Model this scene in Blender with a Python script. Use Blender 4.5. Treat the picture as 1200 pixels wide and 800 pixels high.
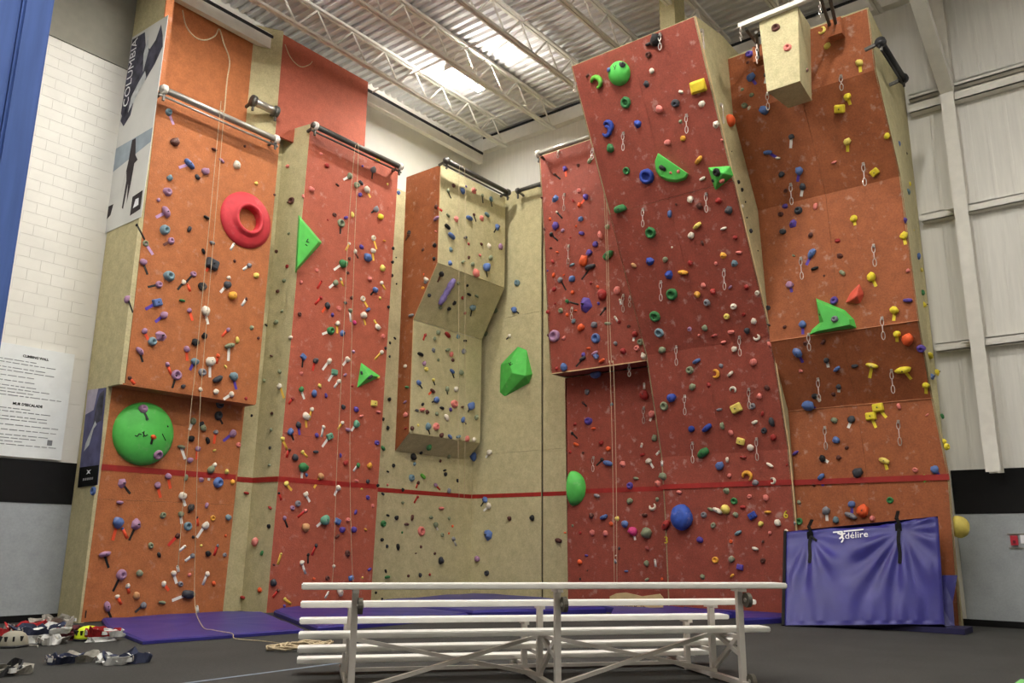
import bpy, bmesh, math, random
from mathutils import Vector, Matrix, noise
from mathutils.bvhtree import BVHTree

for o in list(bpy.data.objects): bpy.data.objects.remove(o)
SC = bpy.context.scene
COL = SC.collection
random.seed(7)

# ------------------------------------------------------------------ camera
F_PX, PITCH, ROLL, AZ, EYE = 985.0, 13.53, 0.55, 38.5, 1.3
_t, _r, _a = (math.radians(v) for v in (PITCH, ROLL, AZ))
FWD0 = Vector((math.cos(_a), math.sin(_a), 0)); RT0 = Vector((math.sin(_a), -math.cos(_a), 0)); ZUP = Vector((0, 0, 1))
FWD = FWD0*math.cos(_t) + ZUP*math.sin(_t)
UP0 = -FWD0*math.sin(_t) + ZUP*math.cos(_t)
RT = RT0*math.cos(_r) + UP0*math.sin(_r)
UPV = -RT0*math.sin(_r) + UP0*math.cos(_r)
EYEP = Vector((0, 0, EYE))
cd = bpy.data.cameras.new('camera'); cam = bpy.data.objects.new('camera', cd); COL.objects.link(cam)
cd.sensor_width = 36.0; cd.lens = F_PX/1200*36.0; cd.clip_end = 200
cam.matrix_world = Matrix(((RT.x, UPV.x, -FWD.x, 0), (RT.y, UPV.y, -FWD.y, 0), (RT.z, UPV.z, -FWD.z, EYE), (0, 0, 0, 1)))
SC.camera = cam

# ------------------------------------------------------------------ world, exposure
w = bpy.data.worlds.new('world'); SC.world = w; w.use_nodes = True
w.node_tree.nodes['Background'].inputs[0].default_value = (0.9, 0.87, 0.8, 1)
w.node_tree.nodes['Background'].inputs[1].default_value = 0.05
SC.view_settings.view_transform = 'Standard'
try: SC.view_settings.look = 'None'
except Exception: pass
SC.view_settings.gamma = 1.0
SC.view_settings.use_curve_mapping = False
SC.view_settings.exposure = 0.08
LAMP_STRENGTH = 600.0          # radiance of the fluorescent tubes
LAMP_COLOUR = (1.0, 0.965, 0.90)

# ------------------------------------------------------------------ pixel -> place helpers (1200 x 800 frame)
def ray(x, y): return FWD + RT*((x-600)/F_PX) - UPV*((y-400)/F_PX)
def onY(x, y, Y): d = ray(x, y); return EYEP + d*(Y/d.y)
def onX(x, y, X): d = ray(x, y); return EYEP + d*(X/d.x)
def onZ(x, y, Z=0.0): d = ray(x, y); return EYEP + d*((Z-EYE)/d.z)
def V(*a): return Vector(a)

# ------------------------------------------------------------------ materials
def lin(c):
    r = []
    for v in c[:3]:
        v /= 255.0
        r.append(v/12.92 if v <= .04045 else ((v+.055)/1.055)**2.4)
    return (r[0], r[1], r[2], 1)
MATS = {}
def mat(name, col, rough=.6, metal=0.0, var=.12, scale=6.0, bump=0.0, bscale=60.0, emit=0, chalk=0.0, spec=.4, grain=0.0, stretch=None):
    if name in MATS: return MATS[name]
    m = bpy.data.materials.new(name); m.use_nodes = True
    nt = m.node_tree; N = nt.nodes; L = nt.links
    b = N['Principled BSDF']
    b.inputs['Roughness'].default_value = rough; b.inputs['Metallic'].default_value = metal
    b.inputs['Specular IOR Level'].default_value = spec
    c = lin(col)
    geo = N.new('ShaderNodeNewGeometry'); pos = geo.outputs['Position']
    if stretch:
        mp = N.new('ShaderNodeMapping'); mp.inputs['Scale'].default_value = stretch
        L.new(pos, mp.inputs['Vector']); pos = mp.outputs['Vector']
    nz = N.new('ShaderNodeTexNoise'); nz.inputs['Scale'].default_value = scale; nz.inputs['Detail'].default_value = 5
    L.new(pos, nz.inputs['Vector'])
    cr = N.new('ShaderNodeValToRGB')
    cr.color_ramp.elements[0].position = .3; cr.color_ramp.elements[1].position = .7
    cr.color_ramp.elements[0].color = tuple(v*(1-var) for v in c[:3])+(1,)
    cr.color_ramp.elements[1].color = tuple(min(1, v*(1+var)) for v in c[:3])+(1,)
    L.new(nz.outputs['Fac'], cr.inputs['Fac'])
    out = cr.outputs['Color']
    if grain:
        g = N.new('ShaderNodeTexNoise'); g.inputs['Scale'].default_value = 34; g.inputs['Detail'].default_value = 3
        L.new(pos, g.inputs['Vector'])
        gr = N.new('ShaderNodeValToRGB'); gr.color_ramp.elements[0].position = .32; gr.color_ramp.elements[1].position = .68
        lo, hi = 1-grain, 1+grain
        gr.color_ramp.elements[0].color = (lo, lo, lo, 1); gr.color_ramp.elements[1].color = (hi, hi, hi, 1)
        L.new(g.outputs['Fac'], gr.inputs['Fac'])
        mx = N.new('ShaderNodeMix'); mx.data_type = 'RGBA'; mx.blend_type = 'MULTIPLY'; mx.inputs[0].default_value = 1
        L.new(out, mx.inputs[6]); L.new(gr.outputs['Color'], mx.inputs[7]); out = mx.outputs[2]
    if chalk:
        g = N.new('ShaderNodeTexNoise'); g.inputs['Scale'].default_value = 5.5; g.inputs['Detail'].default_value = 3; g.inputs['Roughness'].default_value = .6
        L.new(pos, g.inputs['Vector'])
        gr = N.new('ShaderNodeValToRGB'); gr.color_ramp.elements[0].position = .60; gr.color_ramp.elements[1].position = .74
        gr.color_ramp.elements[0].color = (0, 0, 0, 1); gr.color_ramp.elements[1].color = (chalk, chalk, chalk, 1)
        L.new(g.outputs['Fac'], gr.inputs['Fac'])
        mx = N.new('ShaderNodeMix'); mx.data_type = 'RGBA'
        L.new(gr.outputs['Color'], mx.inputs[0]); L.new(out, mx.inputs[6]); mx.inputs[7].default_value = lin((225, 205, 195)); out = mx.outputs[2]
    L.new(out, b.inputs['Base Color'])
    if bump:
        bn = N.new('ShaderNodeTexNoise'); bn.inputs['Scale'].default_value = bscale; bn.inputs['Detail'].default_value = 4
        L.new(pos, bn.inputs['Vector'])
        bp = N.new('ShaderNodeBump'); bp.inputs['Strength'].default_value = bump; bp.inputs['Distance'].default_value = .02
        L.new(bn.outputs['Fac'], bp.inputs['Height']); L.new(bp.outputs['Normal'], b.inputs['Normal'])
    if emit:
        b.inputs['Emission Color'].default_value = (*LAMP_COLOUR, 1); b.inputs['Emission Strength'].default_value = emit
    MATS[name] = m
    return m

M_ORANGE = mat('paint orange', (172, 103, 59), .75, var=.10, grain=.12, bump=.25, bscale=45, chalk=.16)
M_ORANGE2 = mat('paint burnt orange', (152, 86, 50), .75, var=.12, grain=.13, bump=.25, bscale=45, chalk=.26)
M_SALMON = mat('paint salmon red', (168, 86, 64), .75, var=.10, grain=.12, bump=.25, bscale=45, chalk=.2)
M_RED = mat('paint brick red', (143, 68, 53), .75, var=.12, grain=.13, bump=.25, bscale=45, chalk=.28)
M_ORANGE_H = mat('paint orange unclimbed', (172, 103, 59), .75, var=.10, grain=.12, bump=.25, bscale=45)
M_SALMON_H = mat('paint salmon unclimbed', (168, 86, 64), .75, var=.10, grain=.12, bump=.25, bscale=45)
M_CREAM = mat('paint khaki cream', (188, 178, 138), .8, var=.10, grain=.10, bump=.25, bscale=45, chalk=.06)
M_STRIPE = mat('paint stripe red', (150, 34, 28), .6, var=.15)
M_PLYEDGE = mat('plywood edge', (206, 178, 134), .8, var=.15)
M_WHITE = mat('wall white', (222, 219, 210), .8, var=.04, scale=2)
M_SHEET = mat('sheet metal white', (222, 219, 211), .55, var=.05, scale=3, stretch=(1, 6, .4))
M_LGREY = mat('wall grey', (158, 163, 166), .6, var=.07, scale=5, grain=.05)
M_UGREY = mat('dull grey', (132, 128, 116), .7, var=.05)
M_BLACK = mat('paint black', (9, 9, 10), .7, var=.2, spec=.2)
M_STEELW = mat('steel painted white', (224, 220, 211), .55, var=.05)
M_DECK = mat('deck galvanised', (226, 224, 222), .55, .0, var=.06, scale=3)
M_FLOOR = mat('floor rubber carpet', (50, 50, 48), .9, var=.16, scale=1.2, grain=.22, bump=.3, bscale=120)
M_PIPE = mat('pipe galvanised', (176, 172, 164), .35, .75, var=.1)
M_PIPED = mat('pipe dark', (86, 84, 80), .45, .5, var=.2)
M_DARK = mat('dark steel', (40, 40, 42), .5, .3)
M_COLLAR = mat('collar white', (235, 230, 220), .5)
M_ALU = mat('bleacher plank', (246, 244, 238), .4, .0, var=.04)
M_FRAME = mat('bleacher frame', (214, 208, 200), .4, .25, var=.08)
M_RUBBER = mat('rubber wheel', (92, 88, 78), .8)
M_ROPE = mat('rope', (190, 172, 140), .9, var=.25, scale=60)
M_MAT = mat('vinyl blue', (48, 45, 122), .40, var=.12, scale=1.6, bump=.10, bscale=7, spec=.4)
M_MATD = mat('vinyl navy', (34, 32, 70), .5)
M_BLUECOL = mat('pad blue', (78, 108, 178), .7, var=.10, scale=2, stretch=(8, 8, .6))
M_GREEN = mat('volume green', (84, 190, 82), .55, var=.10, scale=5, chalk=.12)
M_PINKRED = mat('volume pink red', (196, 50, 60), .6, var=.10, scale=7, chalk=.12)

# ------------------------------------------------------------------ mesh helpers
def tag(o, label, cat, group=None, kind=None):
    o['label'] = label; o['category'] = cat
    if group: o['group'] = group
    if kind: o['kind'] = kind
    return o
def empty(name, loc):
    o = bpy.data.objects.new(name, None); COL.objects.link(o); o.location = loc; o.empty_display_size = .1
    return o
def rootloc(p):
    l = Vector((0, 0, 0))
    while p is not None:
        l = l + p.location; p = p.parent
    return l
def raw(name, verts, faces, m=None, parent=None, smooth=False):
    off = rootloc(parent)
    me = bpy.data.meshes.new(name)
    me.from_pydata([tuple(Vector(v)-off) for v in verts], [], faces); me.update()
    bm = bmesh.new(); bm.from_mesh(me); bmesh.ops.recalc_face_normals(bm, faces=bm.faces); bm.to_mesh(me); bm.free()
    if smooth: me.polygons.foreach_set('use_smooth', [True]*len(me.polygons))
    o = bpy.data.objects.new(name, me); COL.objects.link(o)
    if m: me.materials.append(m)
    if parent: o.parent = parent
    return o
def own_origin(o):
    """move a parentless world-space mesh's origin to the middle of its base"""
    vs = [v.co.copy() for v in o.data.vertices]
    c = sum(vs, Vector())/len(vs); c.z = min(v.z for v in vs)
    o.data.transform(Matrix.Translation(-c)); o.location = c
    return o
class MB:
    def __init__(s): s.v = []; s.f = []
    def add(s, verts, faces):
        n = len(s.v); s.v += [Vector(v) for v in verts]; s.f += [tuple(i+n for i in f) for f in faces]; return s
    def obox(s, c, ax, ay, az):      # centre + three half-vectors
        c, ax, ay, az = Vector(c), Vector(ax), Vector(ay), Vector(az)
        vs = [c+ax*i+ay*j+az*k for i in (-1, 1) for j in (-1, 1) for k in (-1, 1)]
        return s.add(vs, [(0, 1, 3, 2), (4, 6, 7, 5), (0, 4, 5, 1), (2, 3, 7, 6), (0, 2, 6, 4), (1, 5, 7, 3)])
    def box(s, x0, x1, y0, y1, z0, z1):
        return s.obox(((x0+x1)/2, (y0+y1)/2, (z0+z1)/2), ((x1-x0)/2, 0, 0), (0, (y1-y0)/2, 0), (0, 0, (z1-z0)/2))
    def bar(s, a, b, wd, ht, upv=ZUP):   # rectangular bar from a to b
        a, b = Vector(a), Vector(b); d = (b-a); L = d.length; d.normalize()
        sx = d.cross(Vector(upv))
        if sx.length < 1e-4: sx = d.cross(Vector((1, 0, 0)))
        sx.normalize(); u = sx.cross(d).normalized()
        return s.obox((a+b)/2, d*(L/2), sx*(wd/2), u*(ht/2))
    def tube(s, pts, r, n=8, cap=True, closed=False):
        pts = [Vector(p) for p in pts]; N_ = len(pts); rings = []
        prev = None
        for i, p in enumerate(pts):
            if closed: t = pts[(i+1) % N_]-pts[i-1]
            else: t = pts[min(i+1, N_-1)]-pts[max(i-1, 0)]
            t.normalize()
            if prev is None:
                u = t.orthogonal().normalized()
            else:
                u = (prev-t*prev.dot(t))
                u = u.normalized() if u.length > 1e-5 else t.orthogonal().normalized()
            prev = u; w_ = t.cross(u)
            rr = r[i] if isinstance(r, (list, tuple)) else r
            rings.append([p+(u*math.cos(2*math.pi*k/n)+w_*math.sin(2*math.pi*k/n))*rr for k in range(n)])
        vs = [v for ring in rings for v in ring]; fs = []
        for i in range(N_ if closed else N_-1):
            j = (i+1) % N_
            for k in range(n):
                fs.append((i*n+k, i*n+(k+1) % n, j*n+(k+1) % n, j*n+k))
        if cap and not closed:
            fs.append(tuple(range(n-1, -1, -1))); fs.append(tuple((N_-1)*n+k for k in range(n)))
        return s.add(vs, fs)
    def build(s, name, m, parent=None, smooth=False):
        return raw(name, s.v, s.f, m, parent, smooth)

# all climbable faces, for putting holds where the photograph has them
HIT_V, HIT_F, HIT_N = [], [], []
def register(verts, faces, place):
    n = len(HIT_V); HIT_V.extend(Vector(v) for v in verts)
    for f in faces: HIT_F.append(tuple(i+n for i in f)); HIT_N.append(place)
def slab(name, quad, thick, m, parent, place=None, back=None):
    """a board: front quad (4 world points) and a back set 'thick' behind it"""
    q = [Vector(p) for p in quad]
    nrm = (q[1]-q[0]).cross(q[3]-q[0]).normalized()
    if nrm.dot(EYEP-q[0]) < 0: nrm = -nrm
    bk = [p-nrm*thick for p in q]
    o = raw(name, q+bk, [(0, 1, 2, 3), (7, 6, 5, 4), (0, 4, 5, 1), (1, 5, 6, 2), (2, 6, 7, 3), (3, 7, 4, 0)], m, parent)
    if place: register(q, [(0, 1, 2), (0, 2, 3)], place)
    return o
def boards(name, quad, nu, nv, thick, m, parent, place=None, gap=.006):
    """quad (bl, br, tr, tl) split into nu x nv boards with open joints between them"""
    bl, br, tr, tl = (Vector(p) for p in quad)
    def at(u, v): return (bl*(1-u)+br*u)*(1-v)+(tl*(1-u)+tr*u)*v
    wu = gap/max(.1, (br-bl).length); wv = gap/max(.1, (tl-bl).length)
    for i in range(nu):
        for j in range(nv):
            u0, u1 = i/nu+(wu if i else 0), (i+1)/nu-(wu if i < nu-1 else 0)
            v0, v1 = j/nv+(wv if j else 0), (j+1)/nv-(wv if j < nv-1 else 0)
            slab(name, [at(u0, v0), at(u1, v0), at(u1, v1), at(u0, v1)], thick, m, parent, place)
def prism(name, poly, off, m, parent, place=None):
    """planar polygon extruded by the vector off"""
    n = len(poly); p = [Vector(a) for a in poly]; q = [a+Vector(off) for a in p]
    o = raw(name, p+q, [tuple(range(n)), tuple(range(2*n-1, n-1, -1))]+[(i, n+i, n+(i+1) % n, (i+1) % n) for i in range(n)], m, parent)
    if place:
        bm = bmesh.new(); vs = [bm.verts.new(a) for a in p]; f = bm.faces.new(vs)
        r = bmesh.ops.triangulate(bm, faces=[f]); bm.verts.index_update()
        register([v.co for v in bm.verts], [tuple(v.index for v in g.verts) for g in bm.faces], place); bm.free()
    return o
def textmesh(name, body, size, ext, m, mw, parent=None, bold=0.0):
    cu = bpy.data.curves.new(name, 'FONT'); cu.body = body; cu.size = size; cu.extrude = ext; cu.align_x = 'CENTER'; cu.align_y = 'CENTER'; cu.resolution_u = 2; cu.offset = bold
    t = bpy.data.objects.new('tmp', cu); COL.objects.link(t)
    bpy.context.view_layer.update()
    me = bpy.data.meshes.new_from_object(t.evaluated_get(bpy.context.evaluated_depsgraph_get()))
    bpy.data.objects.remove(t); bpy.data.curves.remove(cu)
    me.materials.clear(); me.materials.append(m); me.name = name
    if parent: mw = Matrix.Translation(-rootloc(parent)) @ mw
    me.transform(mw)
    o = bpy.data.objects.new(name, me); COL.objects.link(o)
    if parent: o.parent = parent
    return o
def frame(n, upv=ZUP):
    n = Vector(n).normalized(); y = (Vector(upv)-n*n.dot(Vector(upv)))
    y = y.normalized() if y.length > .05 else n.orthogonal().normalized()
    x = y.cross(n)
    return x, y, n
def basis(p, n, upv=ZUP):
    x, y, z = frame(n, upv)
    return Matrix(((x.x, y.x, z.x, p[0]), (x.y, y.y, z.y, p[1]), (x.z, y.z, z.z, p[2]), (0, 0, 0, 1)))

# ================================================================== THE BUILDING
XW, YW, ZD = 16.9, 15.0, 12.70      # right wall, left wall, underside of the roof deck
X0, Y0 = -9.0, -9.0
def struct(o): o['kind'] = 'structure'; return o
struct(raw('floor', *(lambda b: (b.v, b.f))(MB().box(X0, XW, Y0, YW, -.12, 0)), M_FLOOR))
# roof deck: trapezoid ribs running from the left wall towards the right
b = MB(); pitch = .22; n = int((XW-X0)/pitch)+1; vs = []; fs = []
prof = []
for i in range(n):
    x = X0+i*pitch
    prof += [(x, ZD), (x+.09, ZD), (x+.12, ZD+.07), (x+.19, ZD+.07)]
for (x, z) in prof: vs += [(x, Y0, z), (x, YW, z)]
for i in range(len(prof)-1): fs.append((2*i, 2*i+1, 2*i+3, 2*i+2))
struct(raw('ceiling', vs, fs, M_DECK))
# left wall: painted block, grey below a black band, thin darker grey panel high up
wl = struct(raw('wall_left', *(lambda b: (b.v, b.f))(MB().box(X0, XW+.2, YW, YW+.25, 0, ZD+.1)), M_WHITE))
MB().box(X0, 6.8, YW-.012, YW, .0, 1.88).build('lower_paint', M_LGREY, wl)
MB().box(X0, 6.8, YW-.02, YW, 1.88, 2.58).build('black_band', M_BLACK, wl)
MB().box(X0, 6.8, YW-.03, YW, 10.16, ZD).build('grey_upper_panel', M_UGREY, wl)
bw, bh, bg = .40, .20, .004
blk = None
for j in range(38):
    z = 2.59+j*bh
    if z > 10.1: break
    for i in range(5):
        x = 4.95+i*bw+(bw/2 if j % 2 else 0)
        if x+bw > 6.95: continue
        if blk is None:
            blk = MB().box(0, bw-bg, -.004, 0, 0, bh-bg).build('block', M_WHITE, wl); o = blk
        else:
            o = blk.copy(); COL.objects.link(o); o.parent = wl
        o.location = (x, YW-.0005, z)
struct(MB().box(X0, 6.8, YW-.02, YW, 0, .11).build('baseboard_left', M_BLACK))
# right wall: white sheet metal on girts, grey below a black band
wr = struct(raw('wall_right', *(lambda b: (b.v, b.f))(MB().box(XW, XW+.25, Y0, YW+.2, 0, ZD+.1)), M_SHEET))
MB().box(XW-.012, XW, Y0, 3.3, 0, 1.89).build('lower_paint', M_LGREY, wr)
MB().box(XW-.02, XW, Y0, 3.3, 1.89, 2.66).build('black_band', M_BLACK, wr)
# ribs of the sheets
rib = None
for i in range(15):
    y = -1.4+i*.31
    for z0, z1 in ((2.68, 4.82), (5.0, 7.36), (7.54, 9.66), (10.05, 12.6)):
        mb = MB().add([(0, -.035, 0), (0, .035, 0), (-.004, .02, 0), (-.004, -.02, 0), (0, -.035, z1-z0), (0, .035, z1-z0), (-.004, .02, z1-z0), (-.004, -.02, z1-z0)],
                      [(0, 1, 5, 4), (1, 2, 6, 5), (2, 3, 7, 6), (3, 0, 4, 7)])
        o = mb.build('sheet_rib', M_SHEET, wr); o.location = (XW-.001, y, z0)
for z, h, d in ((4.82, .16, .16), (7.38, .16, .16), (9.66, .2, .2), (9.98, .1, .14)):
    mb = MB(); mb.box(XW-d, XW, Y0, 3.28, z, z+.02); mb.box(XW-d, XW-d+.02, Y0, 3.28, z, z+h); mb.box(XW-d, XW, Y0, 3.28, z+h-.02, z+h)
    mb.build('girt', M_STEELW, wr)
struct(MB().box(XW-.02, XW, Y0, 3.4, 0, .11).build('baseboard_right', M_BLACK))
struct(MB().box(X0-.25, X0, Y0, YW, 0, ZD+.1).build('wall_back', M_WHITE))
struct(MB().box(X0, XW, Y0-.25, Y0, 0, ZD+.1).build('wall_front', M_WHITE))
# eave beam with a dark slot along the left wall, and one along the right wall
eb = MB().box(-2, 16.7, 14.42, 14.56, 11.80, 12.16).build('trim_1', M_STEELW); struct(eb)
MB().box(-2, 16.7, 14.40, 14.42, 12.06, 12.13).build('track_slot', M_DARK, eb)
e2 = MB().box(XW-.2, XW, -6, 14.4, 12.18, 12.52).build('trim_2', M_STEELW); struct(e2)
MB().box(XW-.22, XW-.2, -6, 14.4, 12.54, 12.60).build('track_slot', M_DARK, e2)

def labelled(o, *a, **k): return tag(o, *a, **k)
# steel column with its knee brace on the right wall
c = empty('steel_column', (16.7, 2.56, 2.6))
mb = MB(); mb.box(16.52, 16.54, 2.45, 2.68, 2.58, 9.95); mb.box(16.86, 16.88, 2.45, 2.68, 2.58, 9.95); mb.box(16.54, 16.86, 2.555, 2.575, 2.58, 9.95)
mb.build('shaft', M_STEELW, c)
mb = MB(); mb.box(16.6, 16.62, 2.45, 2.64, 9.95, 12.65); mb.box(16.86, 16.88, 2.45, 2.64, 9.95, 12.65); mb.box(16.62, 16.86, 2.535, 2.555, 9.95, 12.65)
mb.build('upper_shaft', M_STEELW, c)
MB().bar((16.62, 2.56, 9.86), (12.9, 2.56, 11.9), .24, .24).build('knee_brace', M_STEELW, c)
for z in (4.9, 7.46):
    mb = MB(); mb.add([(16.56, 2.69, z), (16.56, 2.84, z), (16.86, 2.69, z), (16.56, 2.69, z+.02), (16.56, 2.84, z+.02), (16.86, 2.69, z+.02)], [(0, 1, 2), (5, 4, 3), (0, 3, 4, 1), (1, 4, 5, 2), (2, 5, 3, 0)])
    mb.build('gusset', M_STEELW, c)
tag(c, 'white steel column with slanting knee brace on the sheet metal wall', 'column')

# open web roof joists
def joist(y, x0, x1):
    j = empty('roof_joist', (x0, y, 12.0))
    zb, zt = 12.0, 12.62
    mb = MB(); mb.box(x0, x1, y-.075, y-.012, zt, zt+.06); mb.box(x0, x1, y+.012, y+.075, zt, zt+.06); mb.build('top_chord', M_STEELW, j)
    mb = MB(); mb.box(x0, x1, y-.065, y-.01, zb-.03, zb+.03); mb.box(x0, x1, y+.01, y+.065, zb-.03, zb+.03); mb.build('bottom_chord', M_STEELW, j)
    x = x0; s = 0
    mb = MB(); step = .5
    while x+step < x1:
        a, c_ = ((x, zt), (x+step, zb)) if s == 0 else ((x, zb), (x+step, zt))
        mb.tube([(a[0], y, a[1]), (c_[0], y, c_[1])], .023, 6)
        x += step; s = 1-s
    mb.build('web_rods', M_STEELW, j)
    return j
ORD = ('first', 'second', 'third', 'fourth', 'fifth', 'sixth', 'seventh', 'eighth')
for k, y in enumerate((13.5, 11.85, 10.2, 8.55, 6.9, 5.25, 3.6, 1.95)):
    j = joist(y, -2.0 if k < 6 else 4.0, 16.6)
    tag(j, f'white open web steel roof joist, {ORD[k]} from the block wall', 'joist', 'roof joists')
for xb in (12.4, 15.2):
    br = MB().tube([(xb, 4.0, 12.03), (xb, 14.3, 12.03)], .018, 6).build('bridging_rod', M_STEELW)
    own_origin(br); tag(br, 'thin steel rod tying the roof joists together crosswise', 'rod', 'bridging rods')
xb = MB().tube([(13.2, 13.5, 12.62), (13.9, 11.85, 12.03)], .018, 6); xb.tube([(13.2, 11.85, 12.03), (13.2, 10.2, 12.6)], .018, 6)
o = xb.build('diagonal_rod', M_STEELW); own_origin(o); tag(o, 'slanting rod braced between joists beside the lit tube lamp', 'rod')

# fluorescent high bays: one in view, the rest of the hall's grid beyond the frame
M_TUBE = mat('lit tube', (255, 250, 240), .5, emit=LAMP_STRENGTH)
def lamp(x, y, z=12.12):
    l = empty('tube_lamp', (x, y, z))
    MB().box(x-.62, x+.62, y-.11, y+.11, z+.10, z+.15).build('housing', M_COLLAR, l)
    for dy in (-.045, .045):
        MB().tube([(x-.6, y+dy, z+.04), (x+.6, y+dy, z+.04)], .024, 8).build('tube', M_TUBE, l)
    for dy in (-.115, .115): MB().box(x-.62, x+.62, y+dy-.004, y+dy+.004, z, z+.055).build('side_shade_fin', M_COLLAR, l)  # added fins, shaped to keep lamp light off the upper head walls
    for dx in (-.61, .61): MB().box(x+dx-.015, x+dx+.015, y-.115, y+.115, z, z+.12).build('end_cap', M_COLLAR, l)
    for dx in (-.4, .4): MB().tube([(x+dx, y, z+.15), (x+dx, y, ZD)], .008, 6).build('hanger', M_STEELW, l)
    return l
for (x, y) in ((13.5, 12.25), (7.6, 11.0), (1.8, 11.0), (10.3, 7.3), (4.6, 7.3), (-1.2, 7.3), (10.3, 2.4), (4.6, 2.4), (-1.2, 2.4), (10.3, -2.5), (4.6, -2.5)):
    lamp(x, y)
for o in list(COL.objects):
    if o.name.startswith('tube_lamp'): tag(o, 'lit twin tube fluorescent lamp hanging under the roof deck', 'lamp', 'fluorescent lamps')

# ================================================================== CLIMBING TOWERS
def stripe(parent, a, b_, z0=2.435, z1=2.535, out=.006):
    """painted safety line from a to b_ (xy, already on the face; optional x shift with z ignored)"""
    a, b_ = Vector((a[0], a[1], 0)), Vector((b_[0], b_[1], 0))
    d = (b_-a).normalized(); nrm = Vector((d.y, -d.x, 0))
    if nrm.dot(-a) < 0: nrm = -nrm
    mb = MB(); c = (a+b_)/2+Vector((0, 0, (z0+z1)/2))+nrm*(out/2)
    mb.obox(c, d*((b_-a).length/2), nrm*(out/2), (0, 0, (z1-z0)/2)); return mb.build('red_line', M_STRIPE, parent)

# ---- T1: wide orange tower next to the block wall
T1 = empty('climbing_tower', (8.2, 14.4, 0))
yl, yu = 14.2, 13.8
P_T1U, P_T1L = 'the upper orange panel', 'the lower orange panel'
boards('lower_panel', [onY(95, 729, yl), onY(261, 717, yl), onY(287, 475, yl)+V(0, 0, .03), onY(132, 451, yl)+V(0, 0, .03)], 1, 2, .05, M_ORANGE, T1, P_T1L, .0015)
boards('upper_panel', [onY(147, 450, yu), onY(300, 473, yu), onY(328, 163, yu), onY(186, 103, yu)], 2, 1, .05, M_ORANGE, T1, P_T1U, .0015)
MB().box(6.84, 9.45, 13.8, 14.25, 3.845, 3.875).build('overhang_soffit', M_ORANGE, T1)
MB().box(6.84, 9.5, 13.82, 14.62, 9.36, 9.40).build('top_board', M_CREAM, T1)
prism('side_panel', [(6.78, 14.96, 0), (6.78, 14.205, 0), (6.78, 14.205, 3.85), (6.78, 13.81, 3.85), (6.78, 13.81, 12.3), (6.78, 14.96, 12.3)], (.09, 0, 0), M_CREAM, T1, 'the orange tower cream side')
MB().box(6.775, 6.93, 13.765, 13.79, 9.4, 12.3).build('edge_board', M_ORANGE, T1)
prism('right_side_panel', [(9.40, 14.6, 0), (9.40, 14.22, 0), (9.40, 14.22, 3.85), (9.40, 13.84, 3.85), (9.40, 13.84, 9.36), (9.40, 14.6, 9.36)], (.05, 0, 0), M_CREAM, T1)
slab('head_panel', [(6.93, 14.6, 9.3), (9.22, 14.6, 9.3), (9.22, 14.6, 12.2), (6.93, 14.6, 12.2)], .06, M_ORANGE_H, T1)
stripe(T1, (6.84, yl), (9.42, yl))
tag(T1, 'wide orange climbing tower with an overhanging upper half beside the block wall', 'climbing wall')

# ---- cream infill wall behind the towers of the left side
BK = empty('climbing_infill', (11.5, 14.63, 0))
P_BK = 'the cream strip beside the stepped tower'
slab('infill_panel', [(9.22, 14.6, 0), (10.2, 14.6, 0), (10.2, 14.6, 12.2), (9.22, 14.6, 12.2)], .05, M_CREAM, BK, 'the cream strip beside the orange tower')
slab('angled_panel', [(9.2, 14.6, 9.4), (9.74, 14.3, 9.4), (9.74, 14.3, 12.3), (9.2, 14.6, 12.3)], .03, M_CREAM, BK)
slab('infill_panel', [(12.6, 14.6, 0), (14.0, 14.6, 0), (14.0, 14.6, 10.0), (12.6, 14.6, 10.0)], .05, M_CREAM, BK, P_BK)
MB().box(13.33, 13.36, 14.592, 14.602, 0.05, 9.9).build('panel_joint', M_PLYEDGE, BK)
stripe(BK, (9.4, 14.6), (10.15, 14.6)); stripe(BK, (12.65, 14.6), (14.0, 14.6))
tag(BK, 'cream plywood infill wall set back between the left towers', 'climbing wall')

# ---- T2: narrow salmon red tower
T2 = empty('climbing_tower', (11.5, 14.2, 0))
y2 = 13.85
P_T2, P_T2S = 'the salmon red tower', 'the salmon tower cream side'
tl, tr, br_, bl_ = onY(364, 143, y2), onY(467, 194, y2), onY(434, 712, y2), onY(312, 720, y2)
tr.z = tl.z = 10.14; bl_.z = br_.z = 0.0
boards('front_panel', [bl_, br_, tr, tl], 1, 3, .05, M_SALMON, T2, P_T2, .0015)
a0, a1 = bl_+V(.0, .05, 0), tl+V(.0, .05, 0)
boards('side_panel', [V(bl_.x-.05, 14.6, 0), V(bl_.x-.002, y2, 0), V(tl.x-.002, y2, 10.14), V(tl.x-.12, 14.6, 10.14)], 1, 1, .04, M_CREAM, T2, P_T2S, .002)
slab('right_side_panel', [V(br_.x, y2+.05, 0), V(br_.x, 14.6, 0), V(tr.x, 14.6, 10.1), V(tr.x, y2+.05, 10.1)], .04, M_CREAM, T2)
MB().box(tl.x, tr.x-.05, y2+.05, 14.58, 10.08, 10.12).build('top_board', M_CREAM, T2)
slab('head_panel', [(9.74, 14.3, 9.8), (12.24, 14.3, 9.8), (12.24, 14.3, 12.22), (9.74, 14.3, 12.22)], .06, M_SALMON_H, T2)
stripe(T2, (10.14, y2), (12.7, y2))
d = V(10.14, y2, 2.485)-V(10.09, 14.6, 2.485); MB().obox(V(10.115-.012, 14.22, 2.485), d*.5, (.004, 0, 0), (0, 0, .05)).build('red_line', M_STRIPE, T2)
tag(T2, 'narrow salmon red climbing tower with a cream side face', 'climbing wall')

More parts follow.
